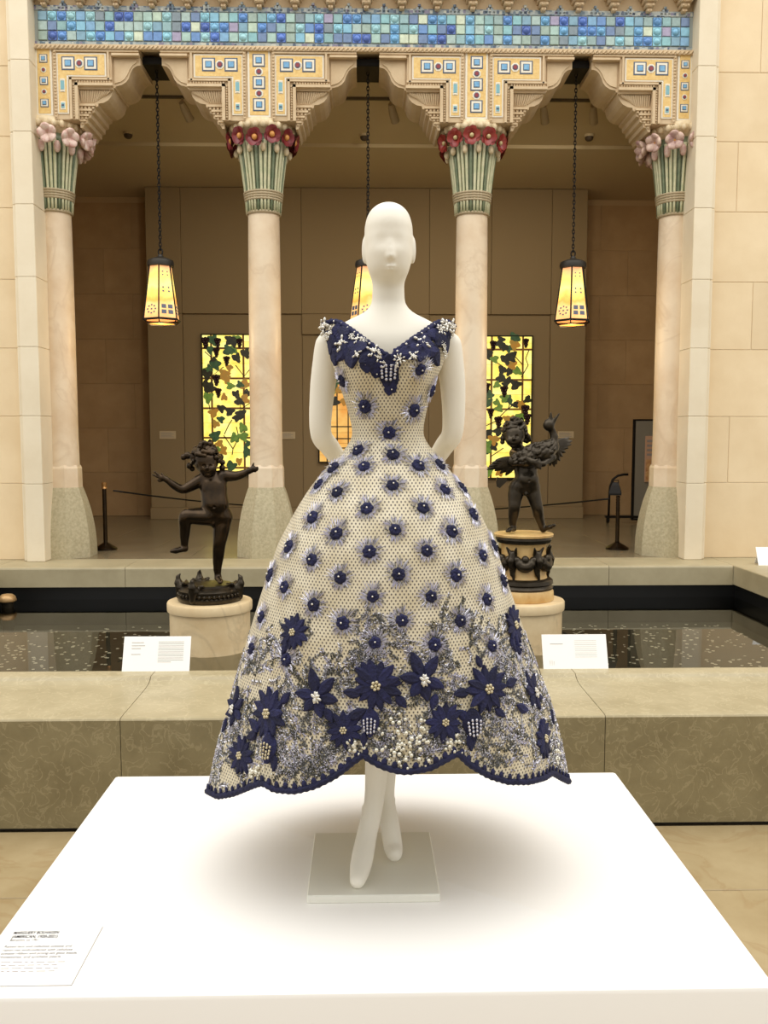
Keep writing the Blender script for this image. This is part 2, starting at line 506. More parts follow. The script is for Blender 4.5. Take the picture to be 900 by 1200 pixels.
# ---- court walls left and right of the arcade, in courses of limestone blocks
def course_px(ylist, Y): return [at(430, y, Y)[2] for y in ylist]
ZC = [ZR] + [float(z) for z in course_px([566, 488, 409, 329, 246, 163, 81], 8.27)] + [5.84, 6.5]
def wall_blocks(name, label, x_in, sgn, splits):
    o = thing(name, (x_in + sgn * 1.2, 8.27, ZR), label, 'wall', kind='structure')
    a, b = sorted((x_in, x_in + sgn * 6.2))
    MB().box(a, b, 8.278, 8.95, ZR, 6.5).build('wall_core', M['mortar'], o)
    for i in range(len(ZC) - 1):
        cuts = [0] + splits[i % len(splits)] + [2.6 + .4 * (i % 2), 3.8, 5.0, 6.2]
        for c0, c1 in zip(cuts[:-1], cuts[1:]):
            p, q = sorted((x_in + sgn * c0, x_in + sgn * c1))
            MB().cbox(p + .003, q - .003, 8.27, 8.4, ZC[i] + .003, ZC[i + 1] - .003, .002).build('wall_block', M['lime'], o)
    return o
wall_blocks('wall_left', 'pale limestone block wall left of the arcade', -3.125, -1, [[1.1, 2.0], [.5, 1.6]])
wall_blocks('wall_right', 'pale limestone block wall right of the arcade', 3.175, 1, [[.9, 1.9], [.24, 1.3], [.9, 1.9], [.42, 1.4]])

# piers with a narrow moulded edge
def pier(name, label, x0, x1, sgn):
    o = thing(name, ((x0 + x1) / 2, 8.13, ZR), label, 'pier', kind='structure')
    for i in range(len(ZC) - 1):
        a, b = ZC[i] + .001, ZC[i + 1] - .001
        MB().cbox(x0, x1, 8.13, 8.80 if False else 8.45, a, b, .004).build('pier_block', M['pier'], o)
        e0, e1 = (x0 - .035, x0 + .001) if sgn < 0 else (x1 - .001, x1 + .035)
        MB().cbox(e0, e1, 8.16, 8.27, a, b, .008).build('pier_moulding', M['pier'], o)
pier('trim_1', 'tall pale stone pier at the left end of the arcade', -3.09, -2.925, -1)
pier('trim_2', 'tall pale stone pier at the right end of the arcade', 2.975, 3.14, 1)

# ---- gallery back wall, side walls, ceiling
gb = thing('wall_back', (0, 12.95, ZR), 'brown stone block wall at the back of the dim gallery', 'wall', kind='structure')
MB().box(-5.4, 5.4, 12.958, 13.3, ZR, 5.2).build('wall_core', M['gmortar'], gb)
zc = [ZR + .635 * i for i in range(8)]
for i in range(7):
    for sg in (-1, 1):
        cuts = [2.9, 3.75, 4.75, 5.4] if i % 2 else [2.9, 3.35, 4.3, 5.4]
        for c0, c1 in zip(cuts[:-1], cuts[1:]):
            p, q = sorted((sg * c0 + .05, sg * c1 + .05))
            MB().cbox(p + .002, q - .002, 12.95, 13.0, zc[i] + .002, zc[i + 1] - .002, .001).build('wall_block', M['gwall'], gb)
for nm, x in (('wall_gallery_left', -5.3), ('wall_gallery_right', 5.3)):
    tag(MB().box(min(x, x * 1.03), max(x, x * 1.03), 8.9, 13, ZR, 5.2).build(nm, M['gwall']), 'plain brown end wall of the gallery on the ' + nm.split('_')[-1], 'wall', kind='structure')
ce = thing('ceiling', (0, 10.8, 5.0), 'beige plaster ceiling of the gallery', 'ceiling', kind='structure')
MB().box(-5.4, 5.4, 8.6, 10.72, 5.03, 5.3).build('ceiling_slab', M['ceil'], ce)
MB().box(-5.4, 5.4, 10.72, 13.3, 4.99, 5.3).build('ceiling_slab', M['ceil'], ce)

# ---- free-standing taupe partition in the gallery
YP = 12.4
def X(px, y=400, Y=YP): return float(at(px, y, Y)[0])
def Z(py, Y=YP, px=430): return float(at(px, py, Y)[2])
pt = thing('wall_partition', (0, YP, ZR), 'taupe painted display partition with recessed panels', 'partition wall', kind='structure')
xl, xr = X(171, 300), X(688, 300)
zt = 4.985
MB().box(xl, xr, YP + .05, YP + .4, ZR, zt).build('partition_core', M['taupe2'], pt)
def panel(x0, x1, z0, z1, y=YP): MB().cbox(x0 + .002, x1 - .002, y, YP + .06, z0 + .002, z1 - .002, .003).build('partition_panel', M['taupe'], pt)
za, zb, zb0 = Z(368), Z(392), ZR + .16
xa, xb, xc, xd = X(214), X(354), X(503), X(645)
panel(xl, xa, zb0, za); panel(xd, xr, zb0, za)
nseg = [xl, xa, X(300), xb, X(430), xc, X(575), xd, xr]
for a, b in zip(nseg[:-1], nseg[1:]): panel(a, b, za, zt)
panel(xb, xc, zb, za)
for a, b, t in ((xa, xb, za), (xb, xc, zb), (xc, xd, za)):
    mm = (a + b) / 2
    panel(a, b, zb0, t, YP + .035)
MB().cbox(xl - .01, xr + .01, YP - .02, YP + .1, ZR, zb0, .004).build('partition_base', M['taupe'], pt)

# ================================================================ ARCADE
XC = [-2.885, -.94, 1.02, 2.95]
PX = 1 / 119.3                            # metres per photo pixel on the arcade front
def ZA(y): return float(at(431, y, Y_ARC)[2])
M['gold'] = mat('gold_mosaic', srgb(220, 180, 104), 0.35, col2=srgb(234, 202, 132), scale=40, bump=0.3, bscale=120)
M['mwhite'] = mat('white_mosaic', srgb(232, 224, 204), 0.4)
M['mblue'] = mat('sky_blue_glass', srgb(104, 158, 200), 0.2, col2=srgb(130, 180, 212), scale=30)
M['mnavy'] = mat('slate_blue_glass', srgb(74, 88, 110), 0.3)
M['mred'] = mat('red_glass', srgb(140, 50, 56), 0.25)
M['mteal'] = mat('teal_glass', srgb(126, 176, 184), 0.2)
M['cream'] = mat('cream_glaze', srgb(226, 208, 172), 0.45, col2=srgb(208, 186, 146), scale=20)
M['stem'] = mat('green_glaze', srgb(128, 136, 106), 0.3, col2=srgb(98, 112, 84), scale=18)
M['stemlight'] = mat('pale_stem_glaze', srgb(214, 208, 172), 0.35, col2=srgb(186, 190, 150), scale=18)
M['band'] = mat('binding_glaze', srgb(178, 160, 128), 0.6, bump=0.2, bscale=80)
M['poppy'] = mat('dark_red_glaze', srgb(112, 36, 42), 0.3, col2=srgb(140, 56, 58), scale=16)
M['poppy2'] = mat('red_glaze', srgb(132, 40, 38), 0.3, col2=srgb(160, 66, 56), scale=16)
M['pink'] = mat('pale_pink_glaze', srgb(234, 214, 198), 0.35, col2=srgb(204, 156, 146), scale=16)
M['mauve'] = mat('mauve_glaze', srgb(222, 194, 174), 0.35, col2=srgb(158, 116, 116), scale=14)
M['eye'] = mat('orange_glaze', srgb(214, 150, 78), 0.35)
M['eye2'] = mat('olive_cream_glaze', srgb(196, 178, 128), 0.35)

arc = thing('wall_arcade', (0, Y_ARC, 4.4), 'carved stone arcade of three cusped arches with mosaic inlays', 'arcade', kind='structure')

# shared inlay meshes (local, facing -y)
def inlay(name, parts, mats):
    mb = MB()
    for (x0, x1, z0, z1, d, mi) in parts: mb.cbox(x0, x1, -d, 0.004, z0, z1, .0015, mi)
    return mb.mesh(name, mats)
s = .059
me_blue = inlay('medallion', [(-s, s, -s, s, .003, 0), (-s * .82, s * .82, -s * .82, s * .82, .006, 1), (-s * .5, s * .5, -s * .5, s * .5, .009, 0), (-s * .4, s * .4, -s * .4, s * .4, .012, 2),
                ], [M['mnavy'], M['mwhite'], M['mblue']])
mb = MB()
for (r, d, mi) in ((.041, .004, 1), (.027, .007, 0), (.019, .01, 2)):
    mb.add([(r * math.cos(a + PI / 8), -d, r * math.sin(a + PI / 8)) for a in [2 * PI * k / 8 for k in range(8)]] + [(r * math.cos(a + PI / 8), .004, r * math.sin(a + PI / 8)) for a in [2 * PI * k / 8 for k in range(8)]],
           [list(range(8))] + [[k, k + 8, (k + 1) % 8 + 8, (k + 1) % 8] for k in range(8)], mi)
me_red = mb.mesh('medallion', [M['mnavy'], M['mwhite'], M['mred']])
me_teal = inlay('inlay_bar', [(-.022, .022, -.058, .058, .004, 1), (-.016, .016, -.038, .038, .008, 0), (-.012, .012, .042, .054, .008, 1), (-.012, .012, -.054, -.042, .008, 1)], [M['mteal'], M['mwhite']])
me_tealS = inlay('inlay_bar', [(-.022, .022, -.036, .036, .004, 1), (-.015, .015, -.022, .022, .008, 0), (-.012, .012, -.008, .008, .01, 2)], [M['mteal'], M['mwhite'], M['mnavy']])

def spandrel(i):
    xc = XC[i]
    sp = bpy.data.objects.new('spandrel', None); link(sp, arc)
    sp.location = (xc, 0, 0)
    sides = {0: (1,), 3: (-1,)}.get(i, (-1, 1))
    zt, zb = ZA(56.5), ZA(143)
    # central block above the capital
    lo, hi = (-39 if -1 in sides else -12.5) * PX, (39 if 1 in sides else 12.5) * PX
    if i == 0: lo = -.045
    if i == 3: hi = .03
    MB().cbox(xc + lo, xc + hi, Y_ARC, Y_ARC + .55, zb, zt, .004).build('impost_block', M['carved'], sp)
    # central mosaic strip
    a, b = max(lo, -12.2 * PX), min(hi, 12.2 * PX)
    MB().cbox(xc + a, xc + b, Y_ARC - .008, Y_ARC + .01, ZA(139), ZA(58), .003).build('mosaic_border', M['mwhite'], sp)
    MB().cbox(xc + a + .018, xc + b - .018, Y_ARC - .011, Y_ARC + .01, ZA(136.5), ZA(61), .002).build('mosaic_field', M['gold'], sp)
    w = wloc(sp)
    def put(me, dx, y, nm, dy=.011, sc=1.0):
        o = inst(nm, me, sp, (xc + dx - w.x, Y_ARC - dy - w.y, ZA(y) - w.z)); o.scale = (sc, 1, sc); return o
    full = abs(a + b) < .02
    for y in (72.7, 98.6, 124.4):
        put(me_blue, 0 if full else (a + b) / 2, y, 'medallion', sc=.95 if full else .62)
    for y in (85.9, 111.3): put(me_red, 0 if full else (a + b) / 2, y, 'medallion', sc=.95 if full else .62)
    # beaded rope bars either side of the strip
    for sg in (-1, 1):
        if lo < sg * 15.5 * PX < hi:
            mb = MB()
            mb.box(xc + sg * 15.5 * PX - .014, xc + sg * 15.5 * PX + .014, Y_ARC - .016, Y_ARC + .01, zb, ZA(62))
            z = zb + .02
            while z < ZA(64):
                mb.sphere((xc + sg * 15.5 * PX, Y_ARC - .018, z), .012, 6, 4); z += .028
            mb.build('beaded_bar', M['carved'], sp)
    for sg in sides:
        q = lambda dx: xc + sg * dx * PX
        def bx(name, d0, d1, y0, y1, f, back, m, ch=.004):
            xx = sorted((q(d0), q(d1)))
            return MB().cbox(xx[0], xx[1], Y_ARC + f, Y_ARC + back, ZA(y1), ZA(y0), ch).build(name, m, sp)
        bx('arch_block', 38.8, 75, 56.5, 104, 0, .55, M['carved'])
        bx('arch_block', 74.8, 104.5, 56.5, 68.5, 0, .55, M['carved'])
        # stepped cusped brackets below the blocks
        pol = [(38.5, 103), (38.5, 150), (41, 150), (43, 145.5), (46, 144.5), (46.5, 139.5), (50, 138), (50.5, 133), (54, 131.5), (54.5, 126.5), (58, 124.5), (58.5, 121.5),
               (64, 120.5), (69, 117.5), (72.5, 113), (74.3, 107), (75, 103)]
        MB().prism([(q(x), ZA(y)) for x, y in pol], Y_ARC + .05, Y_ARC + .5).build('lower_bracket', M['carved'], sp)
        pol = [(74.6, 67), (74.6, 103.5), (77, 103.8), (78, 101.5), (84, 100), (88.5, 97), (91.5, 93), (93.5, 87), (96, 81.5), (99, 78.5), (102, 77.2), (104.5, 77), (104.5, 67)]
        MB().prism([(q(x), ZA(y)) for x, y in pol], Y_ARC + .04, Y_ARC + .5).build('upper_bracket', M['carved'], sp)
        pol = [(77, 71), (101, 71), (101, 74), (97, 77), (93.5, 82), (91, 88), (88, 93), (84, 96.5), (78, 98.5), (77, 98.5)]
        MB().prism([(q(x), ZA(y)) for x, y in pol], Y_ARC + .028, Y_ARC + .05).build('plain_panel', M['carved'], sp)
        # fluted fan on the lower bracket
        mb = MB()
        for k in range(13):
            t = k / 12
            x0, x1 = 41 + t * 31, 41.5 + t * 23
            yb = 120.5 - max(0, t - .55) * 18
            mb.tube([(q(x0), Y_ARC + .03, ZA(107.5)), (q((x0 * .6 + x1 * .4)), Y_ARC + .036, ZA((107.5 + yb) / 2)), (q(x1), Y_ARC + .05, ZA(yb))], [.011, .010, .007], 5)
        mb.box(*sorted((q(38.5), q(75.5))), Y_ARC + .01, Y_ARC + .06, ZA(106.8), ZA(104))
        mb.build('fluted_fan', M['carved'], sp)
        # stalactite steps
        mb = MB()
        for r, (yy, x1) in enumerate(((123.5, 56), (129, 52), (135, 48.5), (141, 45))):
            xx = sorted((q(39), q(x1)))
            mb.box(xx[0], xx[1], Y_ARC + .018 + .004 * r, Y_ARC + .07, ZA(yy + 2.2), ZA(yy))
            nn = int((x1 - 39) / 4)
            for k in range(nn):
                px0 = 40 + k * 4.0
                xx = sorted((q(px0), q(px0 + 2.4)))
                mb.box(xx[0], xx[1], Y_ARC + .028 + .004 * r, Y_ARC + .07, ZA(yy + 5), ZA(yy + 2.2))
        mb.build('stalactite_steps', M['carved'], sp)
        # L-shaped mosaic panel
        def Lpoly(o, i0):
            return [(q(17 + o), ZA(65.8 + o)), (q(69.5 - o), ZA(65.8 + o)), (q(69.5 - o), ZA(93 - o)), (q(29 - o), ZA(93 - o)), (q(29 - o), ZA(136.5 - o)), (q(17 + o), ZA(136.5 - o))]
        MB().prism(Lpoly(0, 0), Y_ARC - .008, Y_ARC + .01).build('mosaic_border', M['mwhite'], sp)
        MB().prism(Lpoly(1.6, 0), Y_ARC - .011, Y_ARC + .01).build('mosaic_field', M['gold'], sp)
        for dx, me in ((29.5, me_blue), (41.5, me_red), (53.5, me_blue)):
            put(me, sg * dx * PX, 78, 'medallion')
        put(me_teal, sg * 23 * PX, 103.5, 'inlay_bar'); put(me_tealS, sg * 23 * PX, 127, 'inlay_bar')
        # raised stepped mouldings following the L
        mb = MB()
        def strip(d0, d1, y0, y1, pr=.02):
            xx = sorted((q(d0), q(d1)))
            mb.box(xx[0], xx[1], Y_ARC - pr, Y_ARC + .01, ZA(y1), ZA(y0))
        strip(30.5, 33, 95, 143, .022); strip(30.5, 75.5, 95, 97.2, .022)
        strip(36.2, 39.5, 101, 143.5, .03); strip(36.2, 76.5, 101, 104.2, .03)
        strip(71, 73, 64.5, 97, .022); strip(15.5, 104.5, 62.6, 64.6, .022); strip(76, 105, 66.4, 69, .03)
        for k in range(13):
            d = 38 + k * 2.9
            mb.sphere((q(d), Y_ARC - .008, ZA(99)), .011, 6, 4)
        for k in range(13):
            mb.sphere((q(34.7), Y_ARC - .008, ZA(103 + k * 3)), .011, 6, 4)
        mb.build('stepped_moulding', M['carved'], sp)
    return sp
for i in range(4): spandrel(i)

# apex boxes that carry the lantern chains
XB = [(XC[k] + XC[k + 1]) / 2 for k in range(3)]
for xb in XB:
    MB().cbox(xb - .17, xb + .17, Y_ARC + .12, Y_ARC + .5, ZA(71), ZA(62), .006).build('apex_box', M['dark'], arc)

# ---- mosaic frieze: three rows of iridescent glass tiles
fz = thing('trim_3', (0.035, Y_ARC, ZA(56)), 'frieze of three rows of iridescent blue and green glass tiles', 'frieze', kind='structure')
XF0, XF1 = -2.93, 2.98
MB().box(XF0, XF1, Y_ARC + .01, Y_ARC + .55, ZA(56.5), 6.4).build('frieze_beam', M['carved'], fz)
m, nt, b = new_mat('tesserae_border')
N, L = nt.nodes, nt.links
vo = N.new('ShaderNodeTexVoronoi'); vo.inputs['Scale'].default_value = 40; vo.inputs['Randomness'].default_value = 0.35
geo = N.new('ShaderNodeNewGeometry'); L.new(geo.outputs['Position'], vo.inputs['Vector'])
sx = N.new('ShaderNodeSeparateColor'); L.new(vo.outputs['Color'], sx.inputs[0])
cr = N.new('ShaderNodeValToRGB'); cr.color_ramp.interpolation = 'CONSTANT'
cols = [(0, srgb(150, 160, 160)), (.35, srgb(96, 116, 130)), (.55, srgb(170, 176, 170)), (.72, srgb(70, 84, 104)), (.84, srgb(190, 190, 176)), (.93, srgb(124, 118, 140))]
e = cr.color_ramp.elements
e[0].position, e[0].color = cols[0]
e[1].position, e[1].color = cols[1]
for p, c in cols[2:]:
    x = e.new(p); x.color = c
L.new(sx.outputs[0], cr.inputs['Fac']); L.new(cr.outputs['Color'], b.inputs['Base Color'])
b.inputs['Roughness'].default_value = 0.3
M['tess'] = m
PT = 10.1 * PX
zt1, zt0 = ZA(17.2), ZA(17.2) - 3 * PT
MB().cbox(XF0, XF1, Y_ARC - .012, Y_ARC + .02, zt0 - .048, zt0 - .004, .003).build('tessera_band', M['tess'], fz)
MB().cbox(XF0, XF1, Y_ARC - .012, Y_ARC + .02, zt1 + .004, zt1 + .05, .003).build('tessera_band', M['tess'], fz)
MB().box(XF0, XF1, Y_ARC - .006, Y_ARC + .02, zt0 - .004, zt1 + .004).build('tile_bed', mat('tile_grout', srgb(150, 156, 150), 0.8), fz)
# rope moulding under the frieze
mb = MB().box(XF0, XF1, Y_ARC - .03, Y_ARC + .02, ZA(62), ZA(56.6))
n = 150
for k in range(n):
    x = XF0 + (XF1 - XF0) * (k + .5) / n
    mb.tube([(x - .014, Y_ARC - .034, ZA(61.5)), (x + .014, Y_ARC - .034, ZA(58))], .009, 5)
mb.build('rope_moulding', M['carved'], fz)

m, nt, b = new_mat('iridescent_tile')
N, L = nt.nodes, nt.links
oi = N.new('ShaderNodeObjectInfo')
cr = N.new('ShaderNodeValToRGB'); cr.color_ramp.interpolation = 'CONSTANT'
pal = [(126, 164, 166), (104, 148, 168), (148, 180, 168), (70, 122, 180), (118, 160, 160), (96, 150, 186), (168, 190, 166), (130, 156, 152), (104, 168, 192), (140, 162, 148), (88, 116, 156), (188, 198, 168), (116, 172, 176), (146, 136, 164), (152, 176, 168), (112, 128, 136)]
e = cr.color_ramp.elements
e[0].position = 0; e[0].color = srgb(*pal[0]); e[1].position = 1 / len(pal); e[1].color = srgb(*pal[1])
for k, c in enumerate(pal[2:]):
    x = e.new((k + 2) / len(pal)); x.color = srgb(*c)
nz = N.new('ShaderNodeTexNoise'); nz.inputs['Scale'].default_value = 25; nz.inputs['Detail'].default_value = 3
geo = N.new('ShaderNodeNewGeometry'); L.new(geo.outputs['Position'], nz.inputs['Vector'])
hv = N.new('ShaderNodeHueSaturation'); hv.inputs['Saturation'].default_value = .85
mr = N.new('ShaderNodeMapRange'); mr.inputs['To Min'].default_value = 0.7; mr.inputs['To Max'].default_value = 1.45
L.new(nz.outputs['Fac'], mr.inputs['Value']); L.new(mr.outputs['Result'], hv.inputs['Value'])
L.new(oi.outputs['Random'], cr.inputs['Fac']); L.new(cr.outputs['Color'], hv.inputs['Color']); L.new(hv.outputs['Color'], b.inputs['Base Color'])
b.inputs['Roughness'].default_value = 0.22; b.inputs['Metallic'].default_value = 0.15
M['tile'] = m
m2 = m.copy(); m2.name = 'bright_blue_tile'
e = [n for n in m2.node_tree.nodes if n.type == 'VALTORGB'][0].color_ramp.elements
pb = [(40, 98, 190), (80, 156, 204), (56, 126, 198), (120, 188, 206), (42, 84, 168), (96, 166, 204), (66, 138, 196), (140, 194, 200)]
for k in range(16): e[k].color = srgb(*pb[k % 8])
M['tileblue'] = m2
h = PT / 2 - .003
me_sq = MB().cbox(-h, h, -.014, .004, -h, h, .004).mesh('tile', M['tile'])
mb = MB().cbox(-h, h, -.010, .004, -h, h, .003)
for r0, d0 in ():
    pass
prf = [(h * .92, .010), (h * .8, .020), (h * .5, .027), (0.001, .030)]
vs, fs = [], []
for r, d in prf:
    for k in range(10): vs.append((r * math.cos(2 * PI * k / 10), -d, r * math.sin(2 * PI * k / 10)))
for i in range(3):
    for k in range(10): fs.append((i * 10 + k, i * 10 + (k + 1) % 10, (i + 1) * 10 + (k + 1) % 10, (i + 1) * 10 + k))
mb.add(vs, fs)
me_rd = mb.mesh('tile', M['tileblue'], smooth='auto')
nt_ = int((XF1 - XF0) / PT)
x0 = (XF0 + XF1) / 2 - nt_ * PT / 2
base = wloc(fz)
for r in range(3):
    for c in range(nt_):
        rd = (c + 2 * r) % 4 == 1 or random.random() < .12
        inst('tile', me_rd if rd else me_sq, fz, (x0 + (c + .5) * PT - base.x, Y_ARC - .004 - base.y, zt0 + (r + .5) * PT - base.z))

# ---- stalactite corbels above the frieze
cb = thing('trim_4', (0.03, Y_ARC, 5.45), 'row of carved stepped stone corbels above the tile frieze', 'cornice', kind='structure')
mb = MB()
zc0 = ZA(13.5)
levels = [(.022, .0), (.04, .035), (.058, .07), (.078, .11), (.1, .155), (.125, .21)]
for k, (hw, dz) in enumerate(levels):
    nz_ = levels[k + 1][1] if k < 5 else .35
    mb.cbox(-hw, hw, -.02 - hw * 1.6, .05, dz, nz_, .006)
    if k < 5:
        for j in (-1, 1): mb.box(j * hw * .55 - .008, j * hw * .55 + .008, -.028 - hw * 1.6, 0, dz + .004, dz + .02)
me_cb = mb.mesh('corbel', M['carved'])
n = 19
for k in range(n):
    x = XF0 + .1 + (XF1 - XF0 - .2) * k / (n - 1)
    inst('corbel', me_cb, cb, (x - .03, 0, zc0 - 5.45))
mb = MB()
for (x, z) in ((-.035, 0), (0, 0), (.035, 0), (-.017, .028), (.017, .028), (0, .054)):
    mb.cbox(x - .013, x + .013, -.012, .01, z, z + .024, .003)
me_or = mb.mesh('blue_ornament', M['tess'])
for k in range(n - 1):
    x = XF0 + .1 + (XF1 - XF0 - .2) * (k + .5) / (n - 1)
    inst('mosaic_ornament', me_or, cb, (x - .03, 0, zc0 - 5.45 - .012))

# ---- columns
def petal_mesh(name, m, L_=.06, W=.042, cup=.02, mi=None):
    """a single cupped petal along +z, root at the origin, facing -y"""
    vs, fs = [], []
    nu, nv = 5, 5
    for j in range(nv):
        t = j / (nv - 1)
        w = W * math.sin(PI * (0.12 + .70 * t)) ** .6
        for i in range(nu):
            s_ = -1 + 2 * i / (nu - 1)
            vs.append((s_ * w * .5, -cup * (math.sin(PI * t * .75)) - cup * .6 * s_ * s_ * (1 - t * .4) , L_ * t - .12 * L_ * s_ * s_))
    for j in range(nv - 1):
        for i in range(nu - 1):
            fs.append((j * nu + i, j * nu + i + 1, (j + 1) * nu + i + 1, (j + 1) * nu + i))
    n = len(vs)
    vs += [(x, y + .004, z) for x, y, z in vs]
    fs2 = [tuple(a + n for a in f[::-1]) for f in fs]
    return vs, fs + fs2
def flower_mesh(name, m, n, L_, W, cup, tilt=.5):
    vs, fs = petal_mesh(name, m, L_, W, cup)
    mb = MB()
    for k in range(n):
        a = 2 * PI * k / n + (.2 if k % 2 else 0)
        R = Matrix.Rotation(a, 3, 'Y') @ Matrix.Rotation(tilt * (1 + .3 * (k % 2)), 3, 'X')
        mb.add([R @ Vector((x, y, z + L_ * .12)) for x, y, z in vs], fs)
    return mb.mesh(name, m, smooth=True)
fl_poppy = flower_mesh('flower', M['poppy'], 6, .082, .092, .018, .35)
fl_poppy2 = flower_mesh('flower', M['poppy2'], 7, .082, .08, .016, .3)
def magnolia(m):
    mb = MB()
    for k in range(5):
        a = 2 * PI * k / 5 + .3
        R = Matrix.Rotation(a, 3, 'Y') @ Matrix.Rotation(.75, 3, 'X')
        c = R @ Vector((0, -.012, .05))
        mb.sphere(c, (.042, .020, .052), 9, 7, M=R)
    return mb.mesh('flower', m, True)
fl_magn = magnolia(M['pink'])
fl_mauve = magnolia(M['mauve'])
me_eye = MB().sphere((0, -.028, 0), (.027, .022, .027), 10, 8).mesh('flower_centre', M['eye'], True)
me_eye2 = MB().sphere((0, -.026, 0), (.021, .018, .021), 10, 8).mesh('flower_centre', M['eye2'], True)
me_bud = MB().sphere((0, 0, 0), (.026, .026, .04), 8, 6).mesh('bud', M['cream'], True)
me_budp = MB().sphere((0, 0, 0), (.033, .03, .055), 8, 6).mesh('bud', M['pink'], True)

labels = ['column at the far left with pale pink blossoms on its capital, against the left pier', 'marble column with dark red poppies, between the left lantern and the mannequin',
          'marble column with brighter red poppies, between the mannequin and the right lantern', 'column at the far right with mauve blossoms on its capital, against the right pier']
shaft_pr = [(.16, 1.12), (.16, 1.30), (.146, 1.42), (.147, 2.3), (.146, 3.1), (.142, 3.69)]
def column(i):
    t = thing('flower_column', (XC[i], Y_COL, ZR), labels[i], 'column', 'columns of the arcade')
    c = (XC[i], Y_COL, 0)
    # splayed octagonal granite pedestal
    pr = []
    for k in range(13):
        s_ = k / 12
        pr.append((.298 - .118 * s_ ** 2.2, ZR + (1.13 - ZR) * s_))
    MB().lathe(pr, 8, c, a0=PI / 8).build('pedestal', M['granite'], t, 'auto')
    MB().lathe([(.178, 1.13), (.176, 1.31), (.165, 1.34)], 8, c, a0=PI / 8).build('shaft_block', M['shaft'], t)
    MB().lathe([(.158, 1.33), (.153, 1.6), (.152, 2.5), (.150, 3.3), (.146, 3.69)], 32, c).build('shaft', M['shaft'], t, 'auto')
    # capital
    z0 = 3.685
    MB().lathe([(.150, z0), (.153, z0 + .1), (.165, z0 + .25), (.19, z0 + .45), (.214, z0 + .62), (.22, z0 + .7)], 24, c).build('capital_core', M['stem'], t, True)
    mb, mb2 = MB(), MB()
    for k in range(32):
        a = 2 * PI * k / 32
        (mb if k % 4 != 3 else mb2).tube([(XC[i] + r * math.cos(a), Y_COL + r * math.sin(a), z) for r, z in ((.156, z0 + .005), (.160, z0 + .1), (.174, z0 + .25), (.198, z0 + .45), (.224, z0 + .62))],
                [.0115, .012, .0135, .0155, .0175], 6)
    mb.build('pale_stems', M['stemlight'], t, True)
    mb2.build('green_stems', M['stem'], t, True)
    mb = MB()
    for k in range(4): 
        z = z0 + .115 + k * .022
        mb.lathe([(.166 + k * .003, z - .012), (.178 + k * .003, z - .006), (.179 + k * .003, z + .006), (.168 + k * .003, z + .012)], 24, c, cap=False)
    mb.build('binding', M['band'], t, True)
    MB().lathe([(.158, z0 - .012), (.163, z0 - .004), (.163, z0 + .008), (.158, z0 + .014)], 24, c).build('lower_ring', M['band'], t, True)
    # collar
    MB().lathe([(.20, z0 + .66), (.285, z0 + .72), (.30, z0 + .75), (.285, z0 + .79), (.235, z0 + .83), (.215, z0 + .86)], 32, c).build('collar', M['cream'], t, True)
    mb = MB()
    for k in range(26):
        a = 2 * PI * k / 26
        mb.sphere((XC[i] + .292 * math.cos(a), Y_COL + .292 * math.sin(a), z0 + .735), (.03, .03, .036), 7, 5)
    mb.build('collar_leaves', M['cream'], t, True)
    w = wloc(t)
    n = 11 if i in (0, 3) else 12
    fm = (fl_magn, fl_poppy, fl_poppy2, fl_mauve)[i]
    for k in range(n):
        a = 2 * PI * (k + .5) / n - PI / 2 + (.12 if i in (1, 2) else -.1)
        jit = random.uniform(-.02, .02)
        R = Matrix.Rotation(a + PI / 2, 4, 'Z') @ Matrix.Rotation(.25, 4, 'X') @ Matrix.Rotation(random.uniform(0, 1), 4, 'Y')
        p = Vector((XC[i] + .275 * math.cos(a), Y_COL + .275 * math.sin(a), z0 + .635 + jit)) - w
        fo = inst('flower', fm, t, matrix=Matrix.Translation(p) @ R @ Matrix.Scale(1.25 if i in (0, 3) else 1.0, 4))
        inst('flower_centre', (me_eye2, me_eye, me_eye2, me_eye)[i], fo)
        a2 = a + PI / n
        p = Vector((XC[i] + .245 * math.cos(a2), Y_COL + .245 * math.sin(a2), z0 + .545)) - w
        inst('bud', me_budp if i in (0, 3) else me_bud, t, p)
    return t
for i in range(4): column(i)

# ================================================================ GALLERY THINGS
# ---- stained-glass windows (lit from behind)
M['gy'] = emis('yellow_glass', srgb(255, 226, 96), 1.2, srgb(252, 240, 150), 7)
M['gy2'] = emis('pale_yellow_glass', srgb(250, 234, 130), 1.2, srgb(248, 214, 84), 9)
M['go'] = emis('amber_glass', srgb(232, 160, 70), .9, srgb(246, 200, 110), 6)
M['lead'] = mat('amber_lead_bar', srgb(150, 104, 44), 0.5)
M['leadblk'] = mat('black_lead_bar', srgb(36, 26, 16), 0.5)
M['lgreen'] = emis('green_leaf_glass', srgb(96, 128, 44), .55, srgb(130, 158, 60), 20)
M['lblue'] = emis('deep_green_leaf_glass', srgb(46, 78, 44), .45, srgb(80, 110, 60), 20)
M['ldark'] = emis('dark_leaf_glass', srgb(34, 30, 14), .5, srgb(52, 50, 20), 24)
M['lamber'] = emis('amber_leaf_glass', srgb(190, 130, 40), .6, srgb(160, 130, 50), 20)
M['grape'] = emis('dark_grape_glass', srgb(40, 22, 22), .5)
def leaf_mesh():
    pts = []
    n = 20
    for k in range(n):
        a = 2 * PI * k / n
        r = .5 * (1 + .22 * math.cos(3 * a) + .14 * math.cos(5 * a)) * (1 - .28 * (math.cos((a - PI / 2) / 2) ** 24))
        pts.append((r * math.cos(a), r * math.sin(a)))
    return MB().prism(pts, -.006, .006)
leaf_me = {k: leaf_mesh().mesh('leaf', M[k]) for k in ('lgreen', 'lblue', 'ldark', 'lamber')}
mb = MB()
